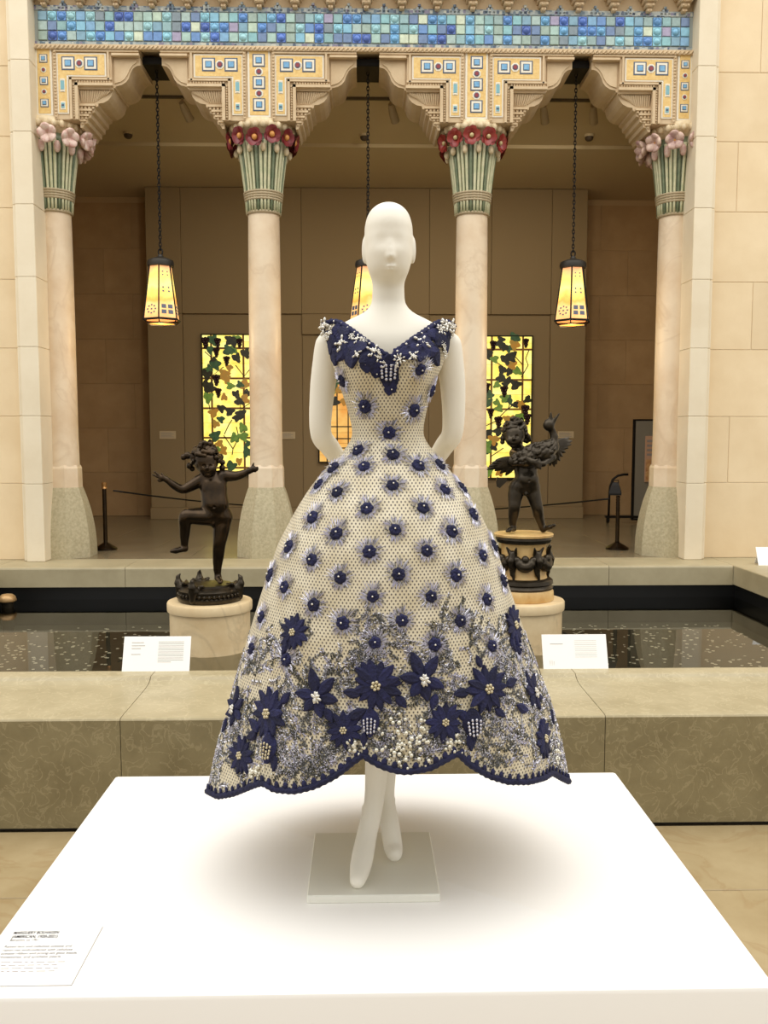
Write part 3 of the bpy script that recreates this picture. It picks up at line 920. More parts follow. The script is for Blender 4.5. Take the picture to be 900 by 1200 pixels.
for (x, z) in ((-.18, .3), (0, .34), (.18, .3), (-.12, .12), (.1, .12), (-.05, -.08), (.08, -.1), (0, -.28)):
    mb.sphere((x, 0, z), (.15, .02, .15), 7, 4)
grape_me = mb.mesh('grapes', M['grape'], True)
def window(name, label, x0p, x1p, y0p, y1p, vbars, hbars, leaves, orange=False):
    Yw = YP + .015
    x0, x1, z1, z0 = X(x0p, y=470, Y=Yw), X(x1p, y=470, Y=Yw), Z(y0p, Yw), Z(y1p, Yw)
    t = thing(name, ((x0 + x1) / 2, Yw, z0), label, 'window', 'stained-glass windows on the partition', 'structure')
    mb = MB()
    b = .013
    mb.cbox(x0 - b, x0, Yw - .03, Yw + .03, z0 - b, z1 + b, .003); mb.cbox(x1, x1 + b, Yw - .03, Yw + .03, z0 - b, z1 + b, .003)
    mb.cbox(x0, x1, Yw - .03, Yw + .03, z1, z1 + b, .003); mb.cbox(x0, x1, Yw - .03, Yw + .03, z0 - b, z0, .003)
    mb.build('window_frame', M['dark'], t)
    vx = [x0] + [X(v, 470, Yw) for v in vbars] + [x1]
    hz = [z1] + [Z(h, Yw) for h in hbars] + [z0]
    zs = []
    for a, c in zip(hz[:-1], hz[1:]): zs += [a, (a + c) / 2]
    zs.append(z0)
    for i in range(len(vx) - 1):
        for j in range(len(zs) - 1):
            mt = M['go'] if orange else (M['gy'], M['gy2'])[(i * 3 + j * 5 + (j // 3)) % 2]
            MB().cbox(vx[i] + .003, vx[i + 1] - .003, Yw, Yw + .012, zs[j + 1] + .002, zs[j] - .002, .001).build('pane', mt, t)
    lm = M['leadblk'] if orange else M['lead']
    wd = .008 if orange else .013
    for v in vx[1:-1]: MB().cbox(v - wd, v + wd, Yw - .012, Yw + .012, z0, z1, .002).build('glazing_bar', lm, t)
    for h in hz[1:-1]: MB().cbox(x0, x1, Yw - .014, Yw + .012, h - wd, h + wd, .002).build('glazing_bar', lm, t)
    w = wloc(t)
    for (px, py, kind) in leaves:
        p = at(px, py, Yw - .02)
        if not (x0 + .02 < p[0] < x1 - .02 and z0 + .02 < p[2] < z1 - .02): continue
        if kind == 'g':
            o = inst('grapes', grape_me, t, Vector(p) - w); s_ = random.uniform(.15, .2)
        else:
            o = inst('leaf', leaf_me[kind], t, Vector((p[0], p[1] + random.uniform(-.004, .004), p[2])) - w)
            o.rotation_euler = (0, random.uniform(0, 6.3), 0); s_ = random.uniform(.095, .15)
        o.scale = (s_, 1, s_)
    return t, x0, x1, z0, z1, Yw
def vine(t, pts, Yw):
    MB().tube([at(x, y, Yw - .018) for x, y in pts], .007, 5).build('vine_stem', M['leadblk'], t)
def lst(s, ox, oy, sc, kinds):
    return [(ox + x / sc, oy + y / sc, random.choice(kinds)) for x, y in s]
Ld = [(105,150),(200,150),(190,225),(295,120),(330,150),(370,150),(350,260),(420,225),(270,290),(175,290),(120,390),(120,480),(150,500),(190,440),(205,540),(345,545),(435,540),(370,600),(230,660),(295,680),(345,730),(380,700),(130,940)]
Lg = [(165,120),(140,200),(285,200),(320,205),(350,115),(135,345),(185,320),(130,570),(300,480),(375,470),(225,745),(180,870),(395,810),(440,930),(430,1000),(185,980),(310,1110),(400,880),(330,890),(115,360),(560,300),(600,500),(520,700)]
La = [(290,340),(250,385),(415,470),(410,590),(250,570),(215,935),(240,990),(370,1070),(185,780),(165,690),(270,430),(580,420),(560,820)]
random.seed(11)
lv = lst(Ld, 225, 380, 6.667, ['ldark', 'ldark', 'ldark', 'g']) + lst(Lg, 225, 380, 6.667, ['lgreen', 'lblue']) + lst(La, 225, 380, 6.667, ['lamber'])
t1, *_a = window('window_1', 'glowing yellow leaded window with grapevines, left, behind the dancing cherub', 238, 322, 393, 556, [248.5, 286], [408.5, 443.7, 478.6, 513, 548], lv)
vine(t1, [(240, 412), (249, 420), (249, 440), (262, 430)], _a[-1]); vine(t1, [(276, 428), (286, 441), (295, 430)], _a[-1]); vine(t1, [(249, 445), (244, 470), (248, 490), (258, 478)], _a[-1])
vine(t1, [(262, 510), (273, 526), (272, 533)], _a[-1]); vine(t1, [(273, 526), (280, 513), (277, 500)], _a[-1]); vine(t1, [(263, 509), (268, 498), (272, 492)], _a[-1]); vine(t1, [(280, 462), (282, 480), (296, 470)], _a[-1])
Rd = [(120,170),(75,240),(180,120),(210,180),(270,240),(220,270),(375,150),(190,360),(250,370),(185,420),(215,470),(245,440),(295,470),(70,500),(205,530),(290,630),(390,590),(370,680),(100,700),(160,770),(300,750),(385,745),(80,865),(120,955),(155,835),(340,770),(170,150),(260,260)]
Rg = [(285,110),(240,190),(130,275),(150,475),(90,555),(75,610),(150,610),(205,575),(240,590),(165,660),(335,725),(310,365),(75,940),(50,1000),(85,1150),(-50,300),(-60,700),(60,980)]
Ra = [(285,165),(265,320),(260,740),(225,740),(330,625),(120,905),(165,1160),(-70,500)]
lv = lst(Rd, 560, 380, 6.667, ['ldark', 'ldark', 'ldark', 'g']) + lst(Rg, 560, 380, 6.667, ['lgreen', 'lblue']) + lst(Ra, 560, 380, 6.667, ['lamber'])
t2, *_b = window('window_2', 'glowing yellow leaded window with grapevines, right, behind the cherub with the goose', 538, 622.5, 394, 560, [575.7, 612], [409.3, 445, 479.5, 513.5, 548], lv)
vine(t2, [(620, 410), (616, 420), (619, 428), (611, 442)], _b[-1]); vine(t2, [(567, 500), (580, 494), (592, 482), (602, 474)], _b[-1]); vine(t2, [(596, 465), (597, 475), (595, 480)], _b[-1]); vine(t2, [(570, 405), (572, 418), (590, 430)], _b[-1])
vine(t2, [(600, 414), (612, 427)], _b[-1]); vine(t2, [(575, 535), (590, 525)], _b[-1])
Cl = [(random.uniform(376, 490), random.uniform(402, 474), random.choice(['lblue', 'ldark', 'lamber', 'lgreen'])) for _ in range(110)]
t3, *_c = window('window_3', 'amber leaded window with black bars, half hidden behind the mannequin', 374, 492, 396, 541, [383, 395, 408, 421, 434, 447, 460, 473, 484], [420, 460, 500, 514, 525], Cl, True)

# ---- wall labels
for (x0, x1, y0, y1, lab) in ((187, 206, 505, 514.5, 'small pale wall label left of the yellow window'), (328, 346, 506, 514.5, 'small pale wall label just right of the left poppy column'), (653.5, 672.5, 505.5, 513.5, 'small pale wall label right of the goose statue')):
    yy = YP + (.03 if 300 < x0 < 400 else -.003)
    a, c = at(x0, y1, yy), at(x1, y0, yy)
    t = thing('wall_label', (float(a[0] + c[0]) / 2, yy, float(a[2])), lab, 'label', 'wall labels in the gallery')
    MB().cbox(a[0], c[0], yy - .006, yy + .006, a[2], c[2], .002).build('label_card', mat('beige_label', srgb(196, 176, 140), .7) if 'M_lab' not in M else M['M_lab'], t)
    mb = MB()
    for k in range(4):
        z = a[2] + (c[2] - a[2]) * (.25 + .16 * k)
        mb.box(a[0] + .02, c[0] - .03 - .03 * (k % 2), yy - .007, yy - .005, z, z + .006)
    mb.build('printed_lines', M['greyink'], t)

# ---- hanging lanterns
m, nt, b = new_mat('lantern_glass')
N, L = nt.nodes, nt.links
tc = N.new('ShaderNodeTexCoord'); sx = N.new('ShaderNodeSeparateXYZ'); L.new(tc.outputs['Object'], sx.inputs[0])
mr = N.new('ShaderNodeMapRange'); mr.inputs['From Min'].default_value = 0.0; mr.inputs['From Max'].default_value = 0.52
nz = N.new('ShaderNodeTexNoise'); nz.inputs['Scale'].default_value = 9; nz.inputs['Detail'].default_value = 3
geo = N.new('ShaderNodeNewGeometry'); L.new(geo.outputs['Position'], nz.inputs['Vector'])
ad = N.new('ShaderNodeMath'); ad.operation = 'MULTIPLY_ADD'; ad.inputs[1].default_value = .35; 
L.new(sx.outputs['Z'], mr.inputs['Value']); L.new(nz.outputs['Fac'], ad.inputs[0]); 
sb = N.new('ShaderNodeMath'); sb.operation = 'SUBTRACT'; sb.inputs[1].default_value = .175
L.new(mr.outputs['Result'], sb.inputs[0]); L.new(sb.outputs[0], ad.inputs[2])
cr = N.new('ShaderNodeValToRGB')
e = cr.color_ramp.elements
stops = [(0.0, (226, 160, 96)), (.25, (240, 190, 120)), (.36, (236, 160, 70)), (.5, (250, 206, 100)), (.62, (255, 232, 130)), (.78, (248, 206, 100)), (.9, (240, 180, 110)), (1.0, (226, 160, 110))]
e[0].position, e[0].color = 0, srgb(*stops[0][1]); e[1].position, e[1].color = 1.0, srgb(*stops[-1][1])
for p, c in stops[1:-1]:
    x = e.new(p); x.color = srgb(*c)
L.new(ad.outputs[0], cr.inputs['Fac']); L.new(cr.outputs['Color'], b.inputs['Emission Color']); L.new(cr.outputs['Color'], b.inputs['Base Color'])
b.inputs['Emission Strength'].default_value = 0.95
b.inputs['Roughness'].default_value = .3
M['lantern'] = m
M['tileslate'] = mat('slate_lantern_tile', srgb(96, 104, 122), .4)
def lantern(xb, label, rot):
    zb, zt = 2.695, 3.215          # glass skirt
    Yl = Y_COL
    t = thing('hanging_lantern', (xb, Yl, zb), label, 'lantern', 'hanging glass lanterns in the arches')
    r0, r1 = .172, .102
    V = lambda r, k, z: (xb + r * math.cos(rot + PI / 3 * k), Yl + r * math.sin(rot + PI / 3 * k), z)
    for k in range(6):
        a, b_, c, d = Vector(V(r0, k, zb + .015)), Vector(V(r0, k + 1, zb + .015)), Vector(V(r1, k + 1, zt)), Vector(V(r1, k, zt))
        n = (b_ - a).cross(d - a).normalized() * .004
        cpt = (a + b_ + c + d) / 4
        if n.dot(cpt - Vector((xb, Yl, cpt.z))) < 0: n = -n
        g = MB().add([p + s_ for s_ in (n, -n) for p in (a, b_, c, d)], [(0, 1, 2, 3), (7, 6, 5, 4), (0, 4, 5, 1), (1, 5, 6, 2), (2, 6, 7, 3), (3, 7, 4, 0)]).build('glass_panel', M['lantern'], t)
        # inlaid squares, a sub-part of the panel
        mb = MB()
        def quad(u, v, su, sv):
            P = lambda uu, vv: (a + (b_ - a) * uu) * (1 - vv) + (d + (c - d) * uu) * vv
            q = [P(u - su, v - sv), P(u + su, v - sv), P(u + su, v + sv), P(u - su, v + sv)]
            mb.add([p + n * 1.8 for p in q] + [p for p in q], [(0, 1, 2, 3), (0, 4, 5, 1), (1, 5, 6, 2), (2, 6, 7, 3), (3, 7, 4, 0)])
        if k % 2 == 0:
            for u in (.3, .7):
                for v in (.12, .22): quad(u, v, .14, .036)
                for v in (.5, .57): quad(u, v, .06, .014)
                for v in (.8, .86): quad(u, v, .05, .01)
        else:
            for q_ in range(8):
                quad(.5 + .28 * math.cos(q_ * PI / 4), .17 + .075 * math.sin(q_ * PI / 4), .05, .013)
            quad(.5, .17, .05, .013)
        mb.build('inlay_squares', M['tileslate'], g)['kind'] = 'stuff'
        MB().tube([V(r0 + .003, k, zb + .01), V(r1 + .003, k, zt)], .0075, 6).build('lead_bar', M['dark'], t)
    mb = MB()
    ring = [V(r0 + .004, k, zb + .012) for k in range(6)]
    mb.tube(ring + ring[:1], .011, 6)
    ring2 = [V(r0 * .82, k, zb - .022) for k in range(6)]
    mb.tube(ring2 + ring2[:1], .007, 6)
    for k in range(6): mb.tube([V(r0, k, zb + .01), V(r0 * .82, k, zb - .022)], .006, 5)
    mb.build('bottom_rim', M['dark'], t)
    mb = MB().lathe([(.02, zb - .02), (r0 * .8, zb - .018), (r0 * .8, zb - .014), (.02, zb - .014)], 6, (xb, Yl, 0), a0=rot)
    mb.build('bottom_glass', M['go'], t)
    MB().lathe([(.100, zt - .015), (.122, zt - .01), (.126, zt + .02), (.118, zt + .045), (.085, zt + .06), (.03, zt + .08), (.02, zt + .1)], 18, (xb, Yl, 0)).build('cap', mat('lantern_iron', srgb(56, 52, 46), .5, .5), t, 'auto')
    ringp = [(xb + .02 * math.cos(a), Yl, zt + .125 + .03 * math.sin(a)) for a in [2 * PI * k / 12 for k in range(12)]]
    MB().tube(ringp, .007, 6, closed=True).build('hanging_ring', M['dark'], t, True)
    mb = MB()
    z = zt + .16; k = 0
    ztop = ZA(71) + .01
    while z < ztop:
        pp = []
        for j in range(8):
            a = 2 * PI * j / 8
            u, v = .0115 * math.cos(a), .024 * math.sin(a)
            pp.append((xb + (u if k % 2 else u * .15), Yl + (u * .15 if k % 2 else u), z + v))
        mb.tube(pp, .0048, 4, closed=True)
        z += .034; k += 1
    mb.build('chain', M['dark'], t, True)
    ld = bpy.data.lights.new('lantern_bulb', 'POINT'); ld.energy = 10; ld.color = (1, .72, .38); ld.shadow_soft_size = .05
    lo = bpy.data.objects.new('lantern_bulb', ld); link(lo, t); lo.location = (0, 0, -.12)
lantern(XB[0], 'left hanging lantern with glowing amber glass, in the left arch', PI / 6 + .06)
lantern(XB[1], 'middle hanging lantern, half hidden behind the mannequin head', PI / 6 + .45)
lantern(XB[2], 'right hanging lantern with glowing amber glass, in the right arch', PI / 6 - .3)

# ---- rope barriers
def stanchion(px, py, ztop, label, twisted=False):
    p = atz(px, py, ZR)
    t = thing('stanchion', p, label, 'stanchion', 'barrier posts in the gallery')
    x, y = float(p[0]), float(p[1])
    MB().lathe([(.115, ZR), (.115, ZR + .018), (.09, ZR + .035), (.045, ZR + .06), (.022, ZR + .075)], 20, (x, y, 0)).build('base', M['bronze'], t, 'auto')
    if twisted:
        pr = []
        z = ZR + .07; k = 0
        while z < ztop:
            pr.append((.017 + (.006 if k % 2 else 0), z)); z += .014; k += 1
        MB().lathe(pr, 12, (x, y, 0)).build('pole', M['bronze'], t, True)
        MB().lathe([(.07, ztop - .0), (.072, ztop + .02), (.045, ztop + .1), (.03, ztop + .13)], 4, (x - .03, y, 0), a0=.5, sx=1.2).build('sign_holder', M['dark'], t)
        MB().tube([(x + .0, y, ztop + .12), (x + .0, y, ztop + .15), (x - .05, y, ztop + .15), (x - .05, y, ztop + .12)], .006, 5).build('holder_handle', M['dark'], t)
    else:
        MB().lathe([(.021, ZR + .06), (.021, ztop - .06)], 14, (x, y, 0)).build('pole', M['bronze'], t, 'auto')
        MB().lathe([(.026, ztop - .07), (.026, ztop - .055), (.022, ztop - .05), (.025, ztop - .045), (.025, ztop - .005), (.018, ztop)], 14, (x, y, 0)).build('cap', mat('brass', srgb(196, 150, 96), .3, .8), t, 'auto')
    return x, y
def rope(a, b, sag, label):
    pts = []
    for k in range(13):
        s_ = k / 12
        p = np.array(a) * (1 - s_) + np.array(b) * s_
        p[2] -= sag * 4 * s_ * (1 - s_)
        pts.append(p)
    o = MB().tube(pts, .009, 6).build('barrier_rope', M['dark'], None, True)
    tag(o, label, 'rope', 'ropes of the gallery barrier')
x, y = stanchion(124, 644, 1.155, 'slim bronze stanchion beside the far left column pedestal')
rope(at(133, 575, y + .05), at(300, 593, 11.0), .015, 'thin dark barrier rope running behind the dancing cherub')
xs_, ys_ = stanchion(723, 643.5, 1.02, 'dark twisted stanchion with a small angled holder, beside the far right pedestal', True)
rope(at(714, 584.5, ys_ + .05), at(562, 597.5, 11.0), .01, 'thin dark barrier rope running behind the goose statue')

# ---- wheeled display board at the right
ps = atz(741, 613, ZR)
bx0, by = float(ps[0]), float(ps[1])
t = thing('display_board', (bx0, by, ZR), 'grey mobile display board in a black frame with a small poster', 'display board')
zb_, zt_ = ZR + .06, float(at(738, 493, by)[2])
W_ = .75
MB().cbox(bx0, bx0 + W_, by - .012, by + .012, zb_, zt_, .003).build('board_panel', mat('grey_board', srgb(128, 122, 108), .8), t)
mb = MB()
for (a, c, d, e_) in ((bx0 - .02, bx0 + .01, zb_ - .02, zt_ + .02), (bx0 + W_ - .01, bx0 + W_ + .02, zb_ - .02, zt_ + .02)): mb.cbox(a, c, by - .02, by + .02, d, e_, .004)
mb.cbox(bx0, bx0 + W_, by - .02, by + .02, zt_, zt_ + .02, .004); mb.cbox(bx0, bx0 + W_, by - .02, by + .02, zb_ - .02, zb_, .004)
mb.build('board_frame', M['dark'], t)
pa, pb_ = at(754.5, 565, by), at(768.5, 511, by)
m_post = mat('poster_print', srgb(176, 120, 80), .5, col2=srgb(220, 180, 120), scale=14)
po = MB().cbox(pa[0], pb_[0], by - .03, by - .012, pa[2], pb_[2], .003).build('poster', mat('poster_paper', srgb(196, 156, 128), .6), t)
MB().box(pa[0] + .012, pb_[0] - .012, by - .032, by - .028, pa[2] + .015, pa[2] + .30).build('poster_picture', m_post, po)
mb = MB()
for k in range(4): mb.box(pa[0] + .02, pb_[0] - .02, by - .032, by - .028, pb_[2] - .08 - .06 * k, pb_[2] - .05 - .06 * k)
mb.build('poster_lines', M['greyink'], po)
hp = [at(713, 611, by), at(714, 580, by), at(715, 570, by), at(718, 562, by), at(724, 557.5, by), at(731, 556, by), at(736, 556, by)]
MB().tube(hp, .016, 8).build('side_hoop', M['dark'], t, True)
MB().cbox(float(at(709, 611, by)[0]), bx0 + W_ + .1, by - .03, by + .03, ZR + .07, ZR + .1, .005).build('base_bar', M['dark'], t)
for xx in (float(at(712, 611, by)[0]), bx0 + W_ + .05):
    MB().lathe([(.035, -.015), (.038, 0), (.035, .015)], 12, (0, 0, 0)).v
    mb = MB()
    pr = [(.03, -.014), (.036, -.01), (.036, .01), (.03, .014)]
    vs, fs = [], []
    for r, d in pr:
        for k in range(12): vs.append((xx + d, by + r * math.cos(2 * PI * k / 12), ZR + .036 + r * math.sin(2 * PI * k / 12)))
    for i in range(3):
        for k in range(12): fs.append((i * 12 + k, i * 12 + (k + 1) % 12, (i + 1) * 12 + (k + 1) % 12, (i + 1) * 12 + k))
    fs += [list(range(12))[::-1], [36 + k for k in range(12)]]
    mb.add(vs, fs).build('caster', M['dark'], t, 'auto')

# ---- ceiling track, spotlights and smoke detectors
tr_ = MB().box(-2.6, 2.75, 9.28, 9.31, 5.005, 5.03).build('ceiling_track', mat('brown_track', srgb(92, 80, 60), .6))
tag(tr_, 'long slim light track fixed across the gallery ceiling', 'light track')
for px, lab in ((214, 'unseen spotlight added on the ceiling track in the left arch'), (458, 'spotlight on the ceiling track behind the middle arch'), (636, 'left of two spotlights on the track in the right arch'), (694, 'right of two spotlights on the track in the right arch')):
    x = float(at(px, 124, 9.3)[0])
    t = thing('track_spotlight', (x, 9.295, 5.005), lab, 'spotlight', 'spotlights on the ceiling track')
    mp = mat('spot_paint', srgb(176, 158, 126), .6)
    MB().lathe([(.012, 4.93), (.012, 5.006)], 8, (x, 9.295, 0)).build('spot_stem', mp, t)
    MB().tube([(x, 9.25, 4.95), (x + .02, 9.33, 4.90), (x + .05, 9.42, 4.84)], [.03, .042, .045], 12).build('spot_head', mp, t, 'auto')
    ld = bpy.data.lights.new('spot_lamp', 'SPOT'); ld.energy = 50; ld.color = (1, .9, .72); ld.spot_size = 2.5; ld.spot_blend = .9; ld.shadow_soft_size = .15
    lo = bpy.data.objects.new('spot_lamp', ld); link(lo, t); lo.location = (.06, .17, -.21)
    lo.rotation_euler = (math.radians(40), 0, 0)
for (px, py, lab) in ((150, 155, 'round smoke detector on the ceiling in the left arch'), (427, 157.5, 'round smoke detector on the ceiling in the middle arch'), (690.5, 158, 'round smoke detector on the ceiling in the right arch')):
    p = atz(px, py, 5.03)
    x, y = float(p[0]), float(p[1])
    t = thing('smoke_detector', (x, y, 5.0), lab, 'smoke detector', 'smoke detectors on the ceiling')
    MB().lathe([(.03, 4.965), (.045, 4.98), (.05, 5.005)], 14, (x, y, 0)).build('detector_body', mat('detector', srgb(70, 56, 40), .6), t, 'auto')
    MB().lathe([(.055, 5.004), (.055, 5.031)], 14, (x, y, 0)).build('detector_base', M['ceil'], t, 'auto')

# ================================================================ POOL STATUES
YS = 5.95
def lathe_part(name, prof, n, c, m, t, smooth='auto', **kw): return MB().lathe(prof, n, c, **kw).build(name, m, t, smooth)
def plinth(px, label):
    x = float(at(px, 735, YS)[0])
    t = thing('round_plinth', (x, YS, -.05), label, 'plinth', 'round stone plinths standing in the pool')
    c = (x, YS, 0)
    lathe_part('drum', [(.268, -.05), (.268, .44)], 48, c, M['plinth'], t)
    lathe_part('top_slab', [(.268, .44), (.282, .445), (.284, .455), (.284, .498), (.278, .507), (.02, .509)], 48, c, M['plinth'], t)
    return x
xpl = plinth(246.5, 'round marble plinth in the pool under the dancing cherub')
xpr = plinth(611.5, 'round marble plinth in the pool under the goose statue')
ZP = .509

# ---- left: dancing cherub on a round bronze base
U = 1 / 5.456
def PL(x, y, d=0.0):
    p = at(160 + x * U, 500 + y * U, YS)
    return np.array([p[0], YS + d, p[2]])
sc = float(at(247, 600, YS)[2] - at(247, 601, YS)[2]) * U * 1.0     # metres per zoomed unit
r_ = lambda v: v * sc
t = thing('cherub_statue', (xpl, YS, ZP), 'dark bronze dancing cherub with one knee raised and arms spread', 'statue', 'bronze cherub fountain statues')
c = (xpl, YS, 0)
lathe_part('base', [(.205, ZP), (.212, ZP + .01), (.212, ZP + .03), (.198, ZP + .04), (.206, ZP + .055), (.206, ZP + .075), (.18, ZP + .095), (.15, ZP + .10), (.148, ZP + .112), (.02, ZP + .116)], 48, c, M['bronze2'], t)
mb = MB()
for k in range(40):
    a = 2 * PI * k / 40
    mb.sphere((xpl + .207 * math.cos(a), YS + .207 * math.sin(a), ZP + .05), .011, 6, 4)
mb.build('bead_ring', M['bronze2'], t, True)['kind'] = 'stuff'
for k, a in enumerate((-PI / 2 - .38, -.12, PI - .05, PI / 2 + .5)):     # scrolled shell ornaments on the base
    ca, sa = math.cos(a), math.sin(a)
    q = lambda r, z, s_=0: np.array([xpl + r * ca - s_ * sa, YS + r * sa + s_ * ca, ZP + z])
    pr = [('c', q(.12, .10), .018, q(.19, .085), .036, .012), ('c', q(.19, .085), .034, q(.212, .115), .026, .012), ('c', q(.212, .115), .024, q(.214, .155), .014, .01), ('c', q(.214, .155), .014, q(.20, .175), .006, .006),
          ('c', q(.16, .10, .012), .022, q(.17, .12, .05), .010, .01), ('c', q(.16, .10, -.012), .022, q(.17, .12, -.05), .010, .01), ('c', q(.2, .08), .03, q(.206, .026), .022, .012)]
    sdf_obj('shell_ornament', pr, .005, M['bronze2'], t)
foot = PL(530, 1000); dz = (ZP + .115) - (foot[2] - r_(20))
def Q(x, y, d=0.0):
    p = PL(x, y, d); p[2] += dz; return p
K = .02
B = []
cap = lambda a, ra, b, rb, k=K: B.append(('c', a, r_(ra), b, r_(rb), k))
ell = lambda a, rr, k=K, R=None: B.append(('e', a, tuple(r_(v) for v in rr), k, R))
ell(Q(490, 390, -.005), (86, 66, 72), .03); ell(Q(496, 440, -.012), (82, 68, 80), .03); ell(Q(506, 510, -.022), (86, 76, 84), .03); ell(Q(515, 575, 0), (82, 70, 58), .03)
cap(Q(482, 345, -.01), 42, Q(470, 310, -.03), 38)
ell(Q(452, 240, -.035), (76, 78, 80)); ell(Q(470, 290, -.075), (52, 42, 44)); ell(Q(447, 285, -.085), (26, 22, 24), .01); ell(Q(495, 285, -.085), (26, 22, 24), .01)
ell(Q(472, 282, -.115), (11, 16, 14), .006); ell(Q(474, 325, -.095), (20, 16, 16), .01); ell(Q(473, 305, -.108), (17, 8, 7), .004)
# arms
cap(Q(430, 355, 0), 44, Q(400, 370, 0), 39, .02)
LQ = lambda L_: limb(B, [Q(x, y, d) for x, y, d, r in L_], [r_(r) for x, y, d, r in L_])
LQ([(400, 370, 0, 39), (350, 400, -.01, 33), (300, 420, -.02, 27), (250, 395, -.035, 24), (205, 358, -.05, 17)])
cap(Q(205, 358, -.05), 18, Q(178, 345, -.055), 20, .01)
for (x, y, x2, y2) in ((165, 335, 148, 316), (162, 345, 145, 338), (165, 355, 152, 360), (185, 335, 176, 318), (172, 362, 160, 368)):
    B.append(('c', Q(178, 347, -.055), r_(10), Q(x, y, -.06), r_(8.5), .006)); 
    ex = (118, 325) if (x, y) == (162, 345) else ((130, 307) if (x, y) == (165, 335) else (x2, y2))
    B.append(('c', Q(x, y, -.06), r_(8.5), Q(ex[0], ex[1], -.065), r_(6), .004))
cap(Q(545, 340, 0), 44, Q(570, 335, 0), 37, .02)
LQ([(570, 335, 0, 37), (605, 338, .005, 31), (640, 336, .01, 27), (682, 322, .006, 23), (722, 303, 0, 17)])
cap(Q(722, 303, 0), 18, Q(748, 292, 0), 20, .01)
for (x, y) in ((776, 292), (775, 282), (770, 300), (760, 308)): B.append(('c', Q(748, 292, 0), r_(10), Q(x, y, -.005), r_(6.5), .005))
B.append(('c', Q(738, 285, 0), r_(10), Q(744, 268, 0), r_(7), .005)); B.append(('c', Q(744, 268, 0), r_(7), Q(750, 255, 0), r_(5), .003))
# raised leg
LQ = lambda L_: limb(B, [Q(x, y, d) for x, y, d, r in L_], [r_(r) for x, y, d, r in L_])
cap(Q(480, 592, -.02), 62, Q(430, 590, -.05), 56, .03)
LQ([(430, 590, -.05, 56), (380, 585, -.085, 50), (336, 586, -.11, 41), (330, 640, -.10, 37), (326, 700, -.09, 31), (322, 757, -.08, 22)])
cap(Q(322, 755, -.08), 22, Q(324, 790, -.075), 20, .01); cap(Q(324, 790, -.08), 20, Q(275, 800, -.115), 17, .012); cap(Q(275, 800, -.115), 17, Q(250, 802, -.125), 11, .01)
# standing leg
cap(Q(552, 605, 0), 62, Q(546, 650, -.003), 56, .03)
LQ([(546, 650, -.003, 56), (539, 710, -.008, 48), (531, 770, -.012, 40), (525, 830, 0, 36), (519, 885, .006, 30), (516, 937, .01, 22)])
cap(Q(516, 935, .01), 22, Q(520, 985, .01), 22, .012); cap(Q(522, 990, 0), 19, Q(545, 1000, -.06), 16, .015); cap(Q(545, 1000, -.06), 17, Q(550, 1004, -.085), 13, .01)
B.append(('e', Q(500, 632, -.06), (r_(14), r_(16), r_(18)), .008)); B.append(('s', Q(512, 528, -.1), (r_(7), r_(10), r_(8)), .006))
B.append(('s', Q(452, 268, -.115), (r_(12), r_(10), r_(8)), .006)); B.append(('s', Q(494, 268, -.112), (r_(12), r_(10), r_(8)), .006))
sdf_obj('body', B, .0045, M['bronze'], t)
H = []
random.seed(3)
hc = Q(448, 228, -.03)
for k in range(46):
    th, ph = random.uniform(0, 2 * PI), random.uniform(-.15, 1.0)
    v = np.array([math.cos(th) * math.cos(ph * 1.5), math.sin(th) * math.cos(ph * 1.5), math.sin(ph * 1.5)])
    if v[1] < -.35 and v[2] < .3: continue
    p = hc + v * r_(82)
    tw = np.cross(v, [0, 0, 1]) + np.array([0, 0, random.uniform(-.7, .3)])
    tw = tw / np.linalg.norm(tw) * r_(26)
    H.append(('c', p - tw, r_(11), p + tw, r_(17), .004))
for (x, y, rr, d) in ((330, 205, 24, -.02), (305, 215, 20, -.02), (340, 270, 22, 0), (355, 290, 18, .01), (535, 215, 22, 0), (548, 250, 18, .01), (545, 285, 20, .02), (375, 215, 30, -.03)):
    H.append(('e', Q(x, y, d), (r_(rr),) * 3, .006))
sdf_obj('hair', H, .0045, M['bronze'], t)

# ---- right: cherub with a goose, on a marble drum with bronze garlands
U2 = 1 / 6.43
xd = float(at(613.5, 640, YS)[0])
ped = thing('statue_pedestal', (xd, YS, ZP), 'ochre marble drum pedestal with dark bronze swags, under the goose statue', 'pedestal')
c = (xd, YS, 0)
zs = lambda y: float(at(613, y, YS)[2])
# heights follow the photograph row by row
lathe_part('foot_drum', [(.205, ZP), (.208, ZP + .01), (.205, ZP + .06), (.195, ZP + .075)], 40, c, M['sienna'], ped)
zb0 = ZP + .075
lathe_part('lower_band', [(.195, zb0), (.2, zb0 + .012), (.19, zb0 + .022), (.188, zb0 + .03), (.2, zb0 + .04), (.196, zb0 + .062), (.178, zb0 + .075)], 40, c, M['bronze2'], ped, lobes=40, amp=.012)
z1, z2 = zb0 + .075, zs(636)
lathe_part('drum', [(.162, z1), (.155, z1 + .02), (.152, z2 - .02), (.156, z2)], 40, c, M['sienna'], ped)
ztop = zs(624.5)
lathe_part('upper_band', [(.156, z2), (.18, z2 + .008), (.19, z2 + .03), (.186, ztop - .022)], 40, c, M['bronze2'], ped)
lathe_part('top_disc', [(.186, ztop - .022), (.198, ztop - .018), (.2, ztop - .004), (.195, ztop), (.02, ztop + .001)], 40, c, M['sienna'], ped)
zm = (z1 + z2) / 2 + .02
